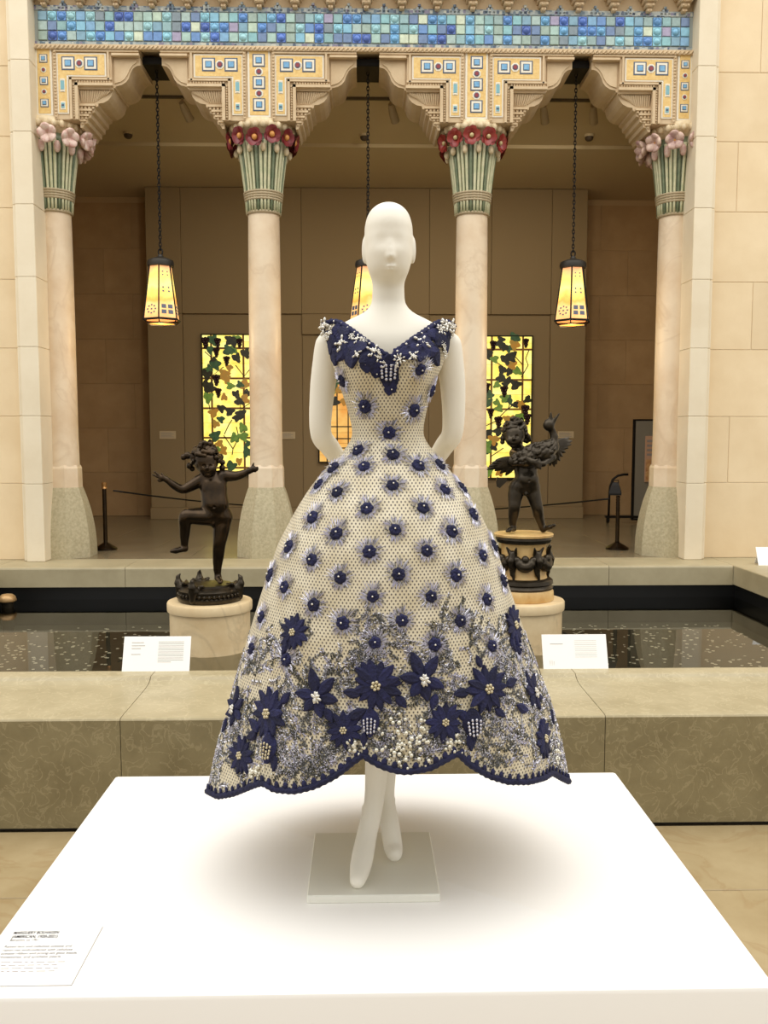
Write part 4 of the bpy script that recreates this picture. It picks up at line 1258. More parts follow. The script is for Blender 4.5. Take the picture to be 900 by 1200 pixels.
for k in range(6):                         # ram heads joined by drooping garlands
    a = -PI / 2 + .42 + k * PI / 3
    ca, sa = math.cos(a), math.sin(a)
    q = lambda r, z, s_=0: np.array([xd + r * ca - s_ * sa, YS + r * sa + s_ * ca, zm + z])
    pr = [('c', q(.16, .03), .03, q(.185, -.01), .022, .012), ('c', q(.185, -.01), .022, q(.19, -.05), .013, .01), ('c', q(.165, .045, .02), .014, q(.18, .08, .035), .006, .006), ('c', q(.165, .045, -.02), .014, q(.18, .08, -.035), .006, .006),
          ('c', q(.155, -.03), .03, q(.165, -.1), .016, .012), ('c', q(.165, -.1, .008), .012, q(.168, -.14, .012), .008, .006)]
    sdf_obj('ram_head', pr, .005, M['bronze2'], ped)
    pr = []
    for j in range(9):
        s_ = -1 + j / 4
        aa = a + PI / 6 + s_ * PI / 6 * .86
        rr = .017 + .022 * (1 - s_ * s_)
        pr.append(('e', np.array([xd + .165 * math.cos(aa), YS + .165 * math.sin(aa), zm + .035 - .085 * (1 - s_ * s_)]), (rr, rr, rr * .95), .008))
    pr.append(('e', np.array([xd + .17 * math.cos(a + PI / 6), YS + .17 * math.sin(a + PI / 6), zm + .0]), (.026, .026, .03), .006))
    sdf_obj('garland', pr, .005, M['bronze2'], ped)

def PR(x, y, d=0.0):
    p = at(560 + x * U2, 470 + y * U2, YS)
    return np.array([p[0], YS + d, p[2]])
sc = float(at(613, 560, YS)[2] - at(613, 561, YS)[2]) * U2
dz = (ztop + .001) - (PR(490, 975)[2] - r_(18))
def Q(x, y, d=0.0):
    p = PR(x, y, d); p[2] += dz; return p
t = thing('cherub_statue', (xd, YS, ztop), 'dark bronze cherub hugging a goose with a spread wing', 'statue', 'bronze cherub fountain statues')
B = []
ell(Q(345, 440, .0), (96, 74, 92)); ell(Q(360, 520, -.005), (88, 76, 84)); ell(Q(366, 590, -.02), (90, 84, 74)); ell(Q(350, 645, 0), (96, 76, 54))
cap(Q(320, 385, 0), 44, Q(290, 340, -.02), 40)
ell(Q(270, 255, -.03), (80, 82, 84)); ell(Q(258, 300, -.07), (56, 46, 46)); ell(Q(232, 298, -.085), (28, 24, 26), .01); ell(Q(285, 298, -.08), (28, 24, 26), .01)
ell(Q(250, 285, -.112), (12, 18, 16), .006); ell(Q(250, 338, -.085), (22, 18, 16), .01); ell(Q(251, 315, -.105), (18, 8, 7), .004)
B.append(('s', Q(228, 268, -.108), (r_(13), r_(12), r_(9)), .006)); B.append(('s', Q(274, 266, -.106), (r_(13), r_(12), r_(9)), .006))
# arms around the bird
cap(Q(415, 390, 0), 40, Q(535, 420, -.10), 30, .012); cap(Q(535, 420, -.10), 30, Q(455, 468, -.165), 22, .008); cap(Q(455, 468, -.165), 21, Q(425, 470, -.17), 22, .008)
cap(Q(275, 395, -.01), 40, Q(290, 405, -.12), 34, .012); cap(Q(290, 405, -.12), 32, Q(375, 452, -.172), 23, .008); cap(Q(375, 452, -.172), 22, Q(395, 462, -.175), 22, .008)
for k in range(4):
    B.append(('c', Q(425, 468 + k * 11 - 14, -.175), r_(10), Q(396, 474 + k * 13 - 12, -.178), r_(8), .004)); B.append(('c', Q(398, 458 + k * 10 - 12, -.182), r_(10), Q(432, 478 + k * 13 - 14, -.186), r_(8), .004))
B.append(('c', Q(430, 455, -.172), r_(9), Q(424, 436, -.175), r_(7), .004)); B.append(('c', Q(390, 448, -.18), r_(9), Q(410, 436, -.184), r_(7), .004))
# legs
cap(Q(292, 655, -.01), 64, Q(283, 690, -.014), 58, .03)
LQ([(283, 690, -.014, 58), (275, 745, -.022, 49), (269, 800, -.028, 42), (266, 855, -.012, 38), (262, 922, 0, 26)])
cap(Q(262, 920, 0), 25, Q(270, 962, .01), 22, .012); cap(Q(268, 962, .0), 20, Q(225, 965, -.06), 17, .015); cap(Q(225, 965, -.06), 18, Q(205, 970, -.085), 12, .01)
cap(Q(405, 655, -.01), 62, Q(413, 695, -.014), 56, .03)
LQ([(413, 695, -.014, 56), (427, 750, -.022, 48), (442, 805, -.028, 42), (455, 862, -.012, 38), (482, 942, 0, 26)])
cap(Q(482, 940, 0), 25, Q(492, 968, 0), 20, .012); cap(Q(492, 968, 0), 20, Q(530, 945, -.05), 17, .015); cap(Q(530, 945, -.05), 17, Q(558, 928, -.07), 13, .01)
B.append(('e', Q(352, 695, -.05), (r_(15), r_(17), r_(20)), .008)); B.append(('s', Q(368, 598, -.095), (r_(7), r_(10), r_(8)), .006))
sdf_obj('body', B, .0045, M['bronze2'], t)
H = []
random.seed(8)
hc = Q(276, 240, -.01)
for k in range(50):
    th, ph = random.uniform(0, 2 * PI), random.uniform(-.35, 1.0)
    v = np.array([math.cos(th) * math.cos(ph * 1.5), math.sin(th) * math.cos(ph * 1.5), math.sin(ph * 1.5)])
    if v[1] < -.3 and v[2] < .45: continue
    p = hc + v * r_(86)
    tw = np.cross(v, [0, 0, 1]) + np.array([0, 0, random.uniform(-.8, .2)])
    tw = tw / np.linalg.norm(tw) * r_(26)
    H.append(('c', p - tw, r_(12), p + tw, r_(18), .004))
for (x, y, rr) in ((350, 240, 28), (372, 270, 26), (385, 290, 20), (190, 280, 22), (185, 310, 18), (370, 305, 16)): H.append(('e', Q(x, y, .0), (r_(rr),) * 3, .006))
sdf_obj('hair', H, .0045, M['bronze2'], t)
G = [('c', Q(250, 450, -.09), r_(46), Q(340, 425, -.1), r_(70), .02), ('c', Q(340, 425, -.1), r_(72), Q(470, 395, -.09), r_(80), .02), ('c', Q(470, 395, -.09), r_(78), Q(545, 345, -.06), r_(52), .02), ('c', Q(545, 345, -.06), r_(44), Q(560, 270, -.06), r_(29), .015),
     ('c', Q(560, 270, -.06), r_(28), Q(545, 225, -.06), r_(27), .01), ('e', Q(518, 182, -.07), (r_(44), r_(42), r_(46)), .015), ('c', Q(528, 155, -.075), r_(22), Q(531, 92, -.085), r_(6), .008), ('c', Q(550, 158, -.075), r_(18), Q(592, 98, -.085), r_(5), .008)]
rg = random.Random(5)
for k in range(90):                        # tufted breast and back feathers
    s_ = rg.random(); a = rg.uniform(-2.6, .4)
    cx_, cy_, rad = 260 + s_ * 290, 445 - s_ * 95, 66 + 22 * math.sin(PI * s_)
    p = Q(cx_, cy_ - rad * math.sin(a + PI) * .9, -.09) + np.array([0, -abs(math.cos(a)) * r_(rad) * .9, 0])
    tip = p + np.array([r_(rg.uniform(-26, -8)), -r_(6), -r_(rg.uniform(6, 24))])
    G.append(('c', p, r_(9), tip, r_(13), .004))
go = sdf_obj('goose', G, .0045, M['bronze2'], t)
def feather(p0, p1, w, name='feather', bend=0.0):
    p0, p1 = Vector(p0), Vector(p1)
    d = (p1 - p0); L_ = d.length; d.normalize()
    s_ = d.cross(Vector((0, 1, 0))).normalized()
    n = s_.cross(d).normalized()
    vs, fs = [], []
    for j in range(7):
        q_ = j / 6
        ww = w * (math.sin(PI * min(1, .25 + q_ * .75)) ** .6 if q_ < .999 else .15)
        ctr = p0 + d * L_ * q_
        for (u, h) in ((-1, 0), (0, .009), (1, 0), (0, -.006)):
            vs.append(ctr + s_ * ww * u + n * (h if q_ < .999 else h * .3))
    for j in range(6):
        for k in range(4): fs.append((j * 4 + k, j * 4 + (k + 1) % 4, (j + 1) * 4 + (k + 1) % 4, (j + 1) * 4 + k))
    fs += [(3, 2, 1, 0), (24, 25, 26, 27)]
    return MB().add(vs, fs).build(name, M['bronze2'], go, 'auto')
for (x, y, d) in ((700, 276, .04), (722, 300, .045), (715, 328, .04), (690, 355, .03), (668, 388, .025), (645, 420, .02), (622, 452, .015), (595, 478, .01), (575, 496, 0), (540, 490, -.01)):
    feather(Q(550 + (x - 550) * .06, 340 + (y - 340) * .14, -.05), Q(x, y, d), r_(24))
for (x, y, d) in ((610, 320, -.0), (615, 350, -.01), (600, 385, -.02), (580, 415, -.02)):
    feather(Q(545, 340 + (y - 340) * .2, -.06), Q(x, y, d), r_(26))
for (x, y, d) in ((62, 515, -.04), (75, 490, -.05), (95, 465, -.06), (120, 445, -.07), (120, 525, -.04), (160, 545, -.04), (200, 560, -.05)):
    feather(Q(275, 440, -.1), Q(x, y, d), r_(28))
# webbed foot hanging at the left
fb = MB()
a_ = [Q(250, 590, -.06), Q(205, 592, -.07)]
fb.tube(a_, r_(10), 6)
pts = [Q(205, 588, -.07), Q(132, 570, -.075), Q(125, 600, -.078), Q(128, 640, -.07), Q(150, 652, -.07), Q(205, 600, -.07)]
fb.prism([(p[0], p[2]) for p in pts][::-1], YS - .085, YS - .07)
fb.build('webbed_foot', M['bronze2'], go)

# ---- bronze spout dome at the left end of the pool
pd = at(8.5, 702, 7.45)
xd0 = float(pd[0])
t = thing('fountain_dome', (xd0, 7.45, ZW), 'small bronze mushroom-shaped water spout in the far left corner of the pool', 'fountain spout')
MB().lathe([(.05, -.05), (.05, ZW + .03), (.056, ZW + .05)], 16, (xd0, 7.45, 0)).build('stem', M['bronze2'], t, 'auto')
MB().lathe([(.05, ZW + .045), (.072, ZW + .05), (.075, ZW + .06), (.066, ZW + .09), (.044, ZW + .108), (.01, ZW + .114)], 20, (xd0, 7.45, 0)).build('dome', mat('brass_dome', srgb(176, 142, 96), .35, .5), t, True)

# ---- tent cards on the inner lip of the pool wall
def tent(x0, x1, ybot, h, tilt, label, left=True):
    a, b_ = at(x0, ybot, 4.14), at(x1, ybot, 4.14)
    zb = .501
    xa, xb_ = float(a[0]), float(b_[0])
    t = thing('label_card', ((xa + xb_) / 2, 4.14, zb), label, 'label card', 'white label cards on the pool wall')
    MB().add([(xa, 4.137, zb), (xb_, 4.137, zb), (xb_, 4.137 + tilt, zb + h), (xa, 4.137 + tilt, zb + h), (xa, 4.142, zb), (xb_, 4.142, zb), (xb_, 4.142 + tilt, zb + h), (xa, 4.142 + tilt, zb + h)],
             [(0, 1, 2, 3), (7, 6, 5, 4), (0, 4, 5, 1), (1, 5, 6, 2), (2, 6, 7, 3), (3, 7, 4, 0)]).build('card', M['card'], t)
    MB().add([(xa + .03, 4.142 + tilt * .9, zb + h * .9), (xb_ - .03, 4.142 + tilt * .9, zb + h * .9), (xb_ - .03, 4.16, zb), (xa + .03, 4.16, zb), (xa + .03, 4.146 + tilt * .9, zb + h * .9), (xb_ - .03, 4.146 + tilt * .9, zb + h * .9), (xb_ - .03, 4.164, zb), (xa + .03, 4.164, zb)],
             [(0, 1, 2, 3), (7, 6, 5, 4), (0, 4, 5, 1), (1, 5, 6, 2), (2, 6, 7, 3), (3, 7, 4, 0)]).build('back_stand', M['card'], t)
    mb = MB()
    W = xb_ - xa
    def line(u0, u1, v, th=.0022):
        P = lambda u, vv: (xa + W * u, 4.1362 + tilt * vv, zb + h * vv)
        mb.add([P(u0, v), P(u1, v), P(u1, v + th / h), P(u0, v + th / h)], [(0, 1, 2, 3)])
    if left:
        for u0, u1, v in ((.12, .3, .82), (.12, .32, .73), (.12, .26, .65), (.12, .26, .48)): line(u0, u1, v)
        for k in range(11): line(.52, .9 if k < 10 else .72, .84 - k * .058, .0017)
    else:
        line(.12, .32, .72)
        for k in range(9): line(.5, .84, .82 - k * .06, .0009)
        P = lambda a_, r: (xa + W * .13 + r * math.cos(a_), 4.136 + tilt * .22, zb + h * .22 + r * math.sin(a_))
        for k in range(14): line(.1 + .03 * (k % 3), .115 + .03 * (k % 3), .12 + .03 * (k // 3), .001)
    mb.build('printed_lines', M['greyink'], t)['kind'] = 'stuff'
tent(142.8, 221.8, 784, .152, .062, 'white label card on the pool wall left of the dress')
tent(637, 713, 780, .152, .062, 'white label card on the pool wall right of the dress', False)
# small white card on the right rim
pc = atz(889, 662.5, ZR)
xa, ya = float(pc[0]), float(pc[1])
t = thing('label_card', (xa + .15, ya, ZR), 'white card standing on the right pool rim, cut off by the frame', 'label card', 'white label cards on the pool wall')
MB().add([(xa, ya, ZR), (xa + .3, ya - .02, ZR), (xa + .3, ya + .05, ZR + .155), (xa, ya + .07, ZR + .155), (xa, ya + .006, ZR), (xa + .3, ya - .014, ZR), (xa + .3, ya + .056, ZR + .155), (xa, ya + .076, ZR + .155)],
         [(0, 1, 2, 3), (7, 6, 5, 4), (0, 4, 5, 1), (1, 5, 6, 2), (2, 6, 7, 3), (3, 7, 4, 0)]).build('card', M['card'], t)
MB().add([(xa + .03, ya + .07, ZR + .14), (xa + .27, ya + .05, ZR + .14), (xa + .27, ya + .13, ZR), (xa + .03, ya + .15, ZR), (xa + .03, ya + .074, ZR + .14), (xa + .27, ya + .054, ZR + .14), (xa + .27, ya + .134, ZR), (xa + .03, ya + .154, ZR)],
         [(0, 1, 2, 3), (7, 6, 5, 4), (0, 4, 5, 1), (1, 5, 6, 2), (2, 6, 7, 3), (3, 7, 4, 0)]).build('back_stand', M['card'], t)

# ================================================================ PLATFORM, MANNEQUIN, DRESS
ZPL = .39
t = thing('display_platform', (0.008, 2.485, 0), 'large low white display platform under the mannequin', 'platform')
mb = MB()
b = .012
pts, fs = [], []
x0, x1, y0, y1 = -.897, .912, 1.847, 3.121
def rrect(x0, x1, y0, y1, r, n=5):
    o = []
    for cx, cy, a0 in ((x1 - r, y1 - r, 0), (x0 + r, y1 - r, PI / 2), (x0 + r, y0 + r, PI), (x1 - r, y0 + r, 3 * PI / 2)):
        for k in range(n): o.append((cx + r * math.cos(a0 + PI / 2 * k / (n - 1)), cy + r * math.sin(a0 + PI / 2 * k / (n - 1))))
    return o
rings = [(0, 0.0), (0, ZPL - .012), (.0035, ZPL - .0035), (.012, ZPL)]
nn = 20
for ins, z in rings: pts += [(x, y, z) for x, y in rrect(x0 + ins, x1 - ins, y0 + ins, y1 - ins, max(.014 - ins, .002))]
for i in range(3):
    for k in range(nn): fs.append((i * nn + k, i * nn + (k + 1) % nn, (i + 1) * nn + (k + 1) % nn, (i + 1) * nn + k))
fs.append([3 * nn + k for k in range(nn)])
mb.add(pts, fs).build('platform_box', M['white'], t, 'auto')

# printed label on the platform corner
la, lb = atz(8, 1088, ZPL), atz(120, 1088, ZPL)
yb_ = float(atz(50, 1156, ZPL)[1])
lx0, lx1, ly1, ly0 = float(la[0]), float(lb[0]), float(la[1]), yb_
lx0 = max(lx0, -.885)
lt = thing('platform_label', ((lx0 + lx1) / 2, (ly0 + ly1) / 2, ZPL), 'printed text label lying flat on the near left corner of the platform', 'label')
MB().cbox(lx0, lx1, ly0, ly1, ZPL, ZPL + .0015, .0004).build('label_sheet', mat('label_sheet', srgb(247, 245, 241), .5), lt)
mb = MB()
for (a, c, d, e_) in ((lx1 - .0012, lx1, ly0, ly1), (lx0, lx1, ly0, ly0 + .0012)): mb.box(a, c, d, e_, ZPL + .0012, ZPL + .002)
mb.build('label_edge', M['greyink'], lt)
M['textink'] = mat('soft_black_ink', srgb(88, 84, 82), .8)
def text(body, px, py, size, m, name, sx=1.0, ext=0.0):
    p = atz(px, py, ZPL)
    cu = bpy.data.curves.new(name, 'FONT')
    cu.body = body; cu.size = size; cu.offset = ext
    cu.materials.append(m)
    tmp = bpy.data.objects.new(name, cu); COL.objects.link(tmp)
    dg = bpy.context.evaluated_depsgraph_get(); dg.update()
    tm = bpy.data.meshes.new_from_object(tmp.evaluated_get(dg))
    bpy.data.objects.remove(tmp)
    tm.materials.clear(); tm.materials.append(m)
    o = inst(name, tm, lt)
    o.location = Vector((float(p[0]), float(p[1]), ZPL + .0022)) - wloc(lt)
    o.scale = (sx, 1, 1)
    return o
text('MARGUERY BOLHAGEN', 15.2, 1095.6, .0165, M['ink'], 'title_text', .62, .0003)
text('(AMERICAN, 1920-2021)', 13.2, 1100.2, .0165, M['ink'], 'title_text', .645, .0003)
text('Ball gown, ca. 1961', 11.0, 1103.8, .0125, M['textink'], 'caption_text', .72)
for k, s_ in enumerate(('Raised lace and cellulose acetate and', 'rayon net embroidered with cellulose', 'acetate ribbon and prong-set glass beads,', 'rhinestones, and synthetic pearls')):
    text(s_, 4.5 - k * 2.0, 1111.5 + k * 4.1, .0125, M['textink'], 'caption_text', .86)
mb = MB()
random.seed(2)
for k in range(4):
    p = atz(1, 1129 + k * 3.6, ZPL); x = max(float(p[0]), lx0 + .005)
    while x < lx1 - .06:
        w_ = random.uniform(.006, .022)
        mb.box(x, x + w_, float(p[1]), float(p[1]) + .0022, ZPL + .0012, ZPL + .0019); x += w_ + .006
mb.build('faint_print', M['greyink'], lt)['kind'] = 'stuff'

# steel plate the mannequin stands on
ZB = .412
bt = MB().cbox(-.152, .196, 2.222, 2.592, ZPL, ZB, .0025).build('stand_plate', M['plate'])
tag(bt, 'square cream metal plate under the mannequin feet', 'base plate')

# ---- mannequin
Y0 = 2.42
def PM(x, y, d=0.0): return at(x, y, Y0 + d) 
mq = thing('mannequin', (0.02, Y0, ZB), 'matte white egg-headed mannequin wearing the gown, hands behind its back', 'mannequin')
def HM(x, y, d=0.0):           # pixel at the mannequin's own plane, then pushed in depth
    p = at(x, y, Y0).copy(); p[1] += d; return p
B = []
C_ = lambda a, ra, b, rb, k=.03: B.append(('c', a, ra, b, rb, k))
E_ = lambda a, rr, k=.03: B.append(('e', a, rr, k))
E_(HM(455.5, 270.5, .012), (.0645, .092, .070), .004); E_(HM(455.5, 261, .012), (.0595, .082, .0535), .004); E_(HM(455.5, 297, -.002), (.0625, .082, .082), .004); E_(HM(455.5, 310, -.006), (.0565, .07, .052), .004); E_(HM(455.5, 283, .004), (.0645, .085, .07), .004)
C_(HM(456, 292, -.079), .004, HM(456.8, 306, -.085), .0068, .016); E_(HM(456.8, 308, -.083), (.0095, .009, .005), .008)
E_(HM(457, 318, -.074), (.014, .006, .003), .005); E_(HM(457, 321.5, -.071), (.011, .006, .003), .005)
B.append(('s', HM(443, 289.5, -.105), (.021, .024, .010), .022)); B.append(('s', HM(469, 289.5, -.105), (.021, .024, .010), .022))
E_(HM(427.6, 292.5, .008), (.0085, .02, .037), .003); E_(HM(484.0, 292.5, .008), (.0085, .02, .037), .003)
C_(HM(455, 322, .02), .0425, HM(455.5, 356, .028), .0445, .02)
C_(HM(452, 376, .03), .042, HM(388, 398.5, .03), .031, .035); C_(HM(459, 376, .03), .042, HM(523, 398.5, .03), .031, .035)
E_(HM(455.5, 412, .02), (.132, .085, .10), .04); E_(HM(455.5, 455, .01), (.10, .075, .10), .04); E_(HM(455, 505, .01), (.078, .066, .1), .04); E_(HM(455, 565, .02), (.12, .09, .12), .05)
for sh, el, fo, hd in (((384.5, 404), (377, 455), (374.5, 506), (400, 546)), ((526.5, 404), (532.8, 455), (533, 505), (511, 546))):
    mid_ = ((fo[0] * .6 + hd[0] * .4), fo[1] * .55 + hd[1] * .45)
    limb(B, [HM(*sh, .03), HM(*el, .045), HM(*fo, .06), HM(*mid_, .10), HM(*hd, .14)], [.037, .0335, .0285, .0265, .023])
    s_ = 1 if hd[0] < 455 else -1
    C_(HM(*hd, .14), .022, HM(hd[0] + s_ * 24, 560, .17), .02, .015)
    # hand with five fingers resting at the small of the back
    for j in range(4):
        C_(HM(hd[0] + s_ * 24, 560 + (j - 1.5) * 4, .17), .011, HM(hd[0] + s_ * (38 + 3 * (j in (1, 2))), 562 + (j - 1.5) * 6, .175), .008, .006)
        C_(HM(hd[0] + s_ * (38 + 3 * (j in (1, 2))), 562 + (j - 1.5) * 6, .175), .008, HM(hd[0] + s_ * (48 + 3 * (j in (1, 2))), 564 + (j - 1.5) * 6, .17), .007, .006)
    C_(HM(hd[0] + s_ * 18, 552, .165), .011, HM(hd[0] + s_ * 28, 543, .17), .008, .006)
# legs: the near leg crosses in front, both feet on tiptoe
limb(B, [HM(447, 600, 0), HM(449, 745, -.02), HM(444.5, 830, 0), PM(441, 905, 0), PM(437.5, 944, -.02), PM(430, 978, -.05), PM(423.5, 1011, -.105), PM(419.0, 1032, -.158)], [.075, .052, .043, .031, .0262, .027, .0285, .0205])
E_(PM(428.5, 949, .0), (.012, .02, .018), .012)
limb(B, [HM(463, 600, .02), HM(456, 745, .03), HM(455, 830, .05), PM(452, 905, .06), PM(452, 935, .06), PM(456.5, 965, .03), PM(460.5, 991, .0), PM(462.5, 1001, -.03)], [.075, .052, .041, .029, .0245, .0265, .0255, .020])
E_(PM(458, 938, .09), (.014, .02, .018), .012)
sdf_obj('figure', B, .0045, M['manq'], mq, smooth=3)

# ---- dress shell
rows = [(376, 382, 529, .03, .03), (380, 380, 531, .062, .055), (390, 382, 528, .092, .075), (400, 384.5, 525, .112, .09), (418, 387, 522, .130, .10), (428, 389.5, 519, .134, .10), (446, 396, 510, .124, .095), (476, 406, 501, .104, .088), (498, 412, 496.5, .092, .082), (511, 413, 496, .088, .08),
        (520, 409, 501, .094, .086), (532, 399, 511, .112, .10), (548, 382, 525, .145, .135), (572, 362.5, 543, .19, .18), (598, 346, 561, .232, .23), (636, 325.5, 579.5, .275, .29), (678, 311, 593.5, .302, .33), (700, 303.5, 601, .312, .35), (740, 291, 614, .328, .37),
        (788, 277, 631, .343, .39), (820, 268, 643, .352, .41), (863, 256, 654, .362, .43), (924, 243, 664.5, .376, .45), (990, 229, 680, .39, .47)]
tz, tc, ta, tf, tb = [], [], [], [], []
for (y, xl_, xr_, bf, bb) in rows:
    l, r = at(xl_, y, Y0), at(xr_, y, Y0)
    tz.append(l[2]); tc.append((l[0] + r[0]) / 2); ta.append((r[0] - l[0]) / 2 / (1 + .5 * (bf / 2.4) ** 2)); tf.append(bf); tb.append(bb)
tz = np.array(tz)[::-1]
ZZ = np.linspace(tz[0], tz[-1], 600)
def dens(v):
    w = np.interp(ZZ, tz, np.array(v)[::-1])
    k = np.exp(-np.linspace(-2, 2, 21) ** 2); k /= k.sum()
    return np.convolve(np.pad(w, 10, mode='edge'), k, 'valid')
Dc, Da, Df, Db = dens(tc), dens(ta), dens(tf), dens(tb)
Zbust = float(at(455, 432, Y0)[2])
def S(th, z):
    a, cx = np.interp(z, ZZ, Da), np.interp(z, ZZ, Dc)
    c = math.cos(th)
    bq = np.interp(z, ZZ, Df) if c > 0 else np.interp(z, ZZ, Db)
    x = cx + a * math.sin(th); y = Y0 - bq * c
    if c > 0:
        g = math.exp(-((z - Zbust) / .05) ** 2)
        y -= .022 * g * (math.exp(-((x - cx - .072) / .042) ** 2) + math.exp(-((x - cx + .072) / .042) ** 2)) * min(1, c * 2)
        y += .010 * g * math.exp(-((x - cx) / .03) ** 2)
    if z < 1.2:
        k = min(1, (1.2 - z) / .5)
        rr = .008 * k * math.sin(9 * th + .6)
        x += rr * math.sin(th); y -= rr * c
    return np.array([x, y, z])
hem_px = [(236, 924), (240, 927), (255, 935), (273, 932), (300, 921), (308, 919), (321, 927), (345, 929), (369, 923), (393, 911), (412, 896), (425, 886), (433, 892), (446, 899), (457, 903), (470, 906), (482, 906), (504, 902), (523, 892), (536, 884), (551, 898), (573, 911), (596, 918), (620, 918), (638, 913), (647, 907), (659, 914), (668, 918), (674, 918)]
neck_px = [(376, 386), (380, 381), (386, 377), (392, 375.5), (400, 377), (414, 387), (428, 398), (444, 410), (454, 416), (458, 418), (462, 414), (466, 409), (482, 397), (498, 386), (510, 377.5), (518, 375.5), (524, 377), (530, 381), (536, 386)]
def solve(th, curve, z):
    xs_, ys_ = zip(*curve)
    for _ in range(14):
        px, py = proj(S(th, z))
        ty = np.interp(px, xs_, ys_)
        z += (py - ty) * .0021
    return z
NT = 192
THS = [-PI + 2 * PI * k / NT for k in range(NT)]
zw = float(at(455, 511, Y0)[2])
hem, neck = [], []
zs_l = solve(-PI / 2 + .02, hem_px, .6); zs_r = solve(PI / 2 - .02, hem_px, .6)
zn_s = float(at(455, 381, Y0)[2])
for th in THS:
    if abs(th) < PI / 2 - .02:
        hem.append(solve(th, hem_px, .7)); neck.append(solve(th, neck_px, 2.0))
    else:
        u = (th if th > 0 else th + 2 * PI) ; s_ = (u - PI / 2) / PI
        base = zs_r * (1 - s_) + zs_l * s_
        hem.append(base - .03 * math.sin(PI * s_) + .012 * (abs(math.sin(PI * s_ * 7)) - .5) * math.sin(PI * s_)); neck.append(zn_s - .05 * math.sin(PI * s_) ** .7)
hem, neck = np.array(hem), np.array(neck)
R1, R2 = 74, 40
verts, uvs, faces = [], [], []
for j in range(R1 + R2 + 1):
    row = []
    for i, th in enumerate(THS):
        z = hem[i] + (zw - hem[i]) * j / R1 if j <= R1 else zw + (neck[i] - zw) * (j - R1) / R2
        row.append(S(th, z))
    verts += row
V_ = np.array(verts).reshape(R1 + R2 + 1, NT, 3)
mid = NT // 2
for j in range(R1 + R2 + 1):
    seg = np.linalg.norm(np.diff(V_[j], axis=0), axis=1)
    cum = np.concatenate([[0], np.cumsum(seg)]); cum -= cum[mid]
    for i in range(NT): uvs.append((cum[i], V_[j, i, 2]))
for j in range(R1 + R2):
    for i in range(NT):
        i2 = (i + 1) % NT
        faces.append((j * NT + i, j * NT + i2, (j + 1) * NT + i2, (j + 1) * NT + i))
bvh = BVHTree.FromPolygons([tuple(v) for v in verts], faces)
# material: champagne cloth under a dotted navy net
m, nt, b = new_mat('champagne_net')
N, L = nt.nodes, nt.links
uv = N.new('ShaderNodeUVMap'); uv.uv_map = 'UVMap'
sc_ = N.new('ShaderNodeVectorMath'); sc_.operation = 'MULTIPLY'; sc_.inputs[1].default_value = (1 / .0104, 1 / .0150, 0)
L.new(uv.outputs[0], sc_.inputs[0])
ds = []
for off in (0, .5):
    ad = N.new('ShaderNodeVectorMath'); ad.operation = 'ADD'; ad.inputs[1].default_value = (off, off, 0); L.new(sc_.outputs[0], ad.inputs[0])
    fr_ = N.new('ShaderNodeVectorMath'); fr_.operation = 'FRACTION'; L.new(ad.outputs[0], fr_.inputs[0])
    su = N.new('ShaderNodeVectorMath'); su.operation = 'SUBTRACT'; su.inputs[1].default_value = (.5, .5, 0); L.new(fr_.outputs[0], su.inputs[0])
    ml = N.new('ShaderNodeVectorMath'); ml.operation = 'MULTIPLY'; ml.inputs[1].default_value = (1, 1.15, 0); L.new(su.outputs[0], ml.inputs[0])
    ln = N.new('ShaderNodeVectorMath'); ln.operation = 'LENGTH'; L.new(ml.outputs[0], ln.inputs[0]); ds.append(ln)
mn = N.new('ShaderNodeMath'); mn.operation = 'MINIMUM'; L.new(ds[0].outputs['Value'], mn.inputs[0]); L.new(ds[1].outputs['Value'], mn.inputs[1])
cr = N.new('ShaderNodeValToRGB'); e = cr.color_ramp.elements
e[0].position = .13; e[0].color = (1, 1, 1, 1); e[1].position = .24; e[1].color = (0, 0, 0, 1)
L.new(mn.outputs[0], cr.inputs['Fac'])
nz = N.new('ShaderNodeTexNoise'); nz.inputs['Scale'].default_value = 16; nz.inputs['Detail'].default_value = 5
geo = N.new('ShaderNodeNewGeometry'); L.new(geo.outputs['Position'], nz.inputs['Vector'])
c1 = N.new('ShaderNodeValToRGB'); c1.color_ramp.elements[0].color = srgb(202, 189, 158); c1.color_ramp.elements[1].color = srgb(223, 213, 187)
c1.color_ramp.elements[0].position = .35; c1.color_ramp.elements[1].position = .65
L.new(nz.outputs['Fac'], c1.inputs['Fac'])
mxx = N.new('ShaderNodeMix'); mxx.data_type = 'RGBA'; mxx.inputs['B'].default_value = srgb(82, 74, 70)
L.new(cr.outputs['Color'], mxx.inputs['Factor']); L.new(c1.outputs['Color'], mxx.inputs['A']); L.new(mxx.outputs['Result'], b.inputs['Base Color'])
b.inputs['Roughness'].default_value = .5; b.inputs['Sheen Weight'].default_value = .15; b.inputs['Metallic'].default_value = .0
bp = N.new('ShaderNodeBump'); bp.inputs['Strength'].default_value = .5; bp.inputs['Distance'].default_value = .002
L.new(cr.outputs['Color'], bp.inputs['Height']); L.new(bp.outputs['Normal'], b.inputs['Normal'])
M['net'] = m
dr = thing('ball_gown', (0.02, Y0, .55), 'champagne ball gown embroidered with navy flowers and silver thread on the mannequin', 'dress')
me = bpy.data.meshes.new('gown_shell')
off = np.array(wloc(dr))
me.from_pydata([tuple(np.array(v) - off) for v in verts], [], faces)
ul = me.uv_layers.new(name='UVMap')
lp = np.zeros(len(me.loops), int); me.loops.foreach_get('vertex_index', lp)
UV = np.array(uvs)[lp]
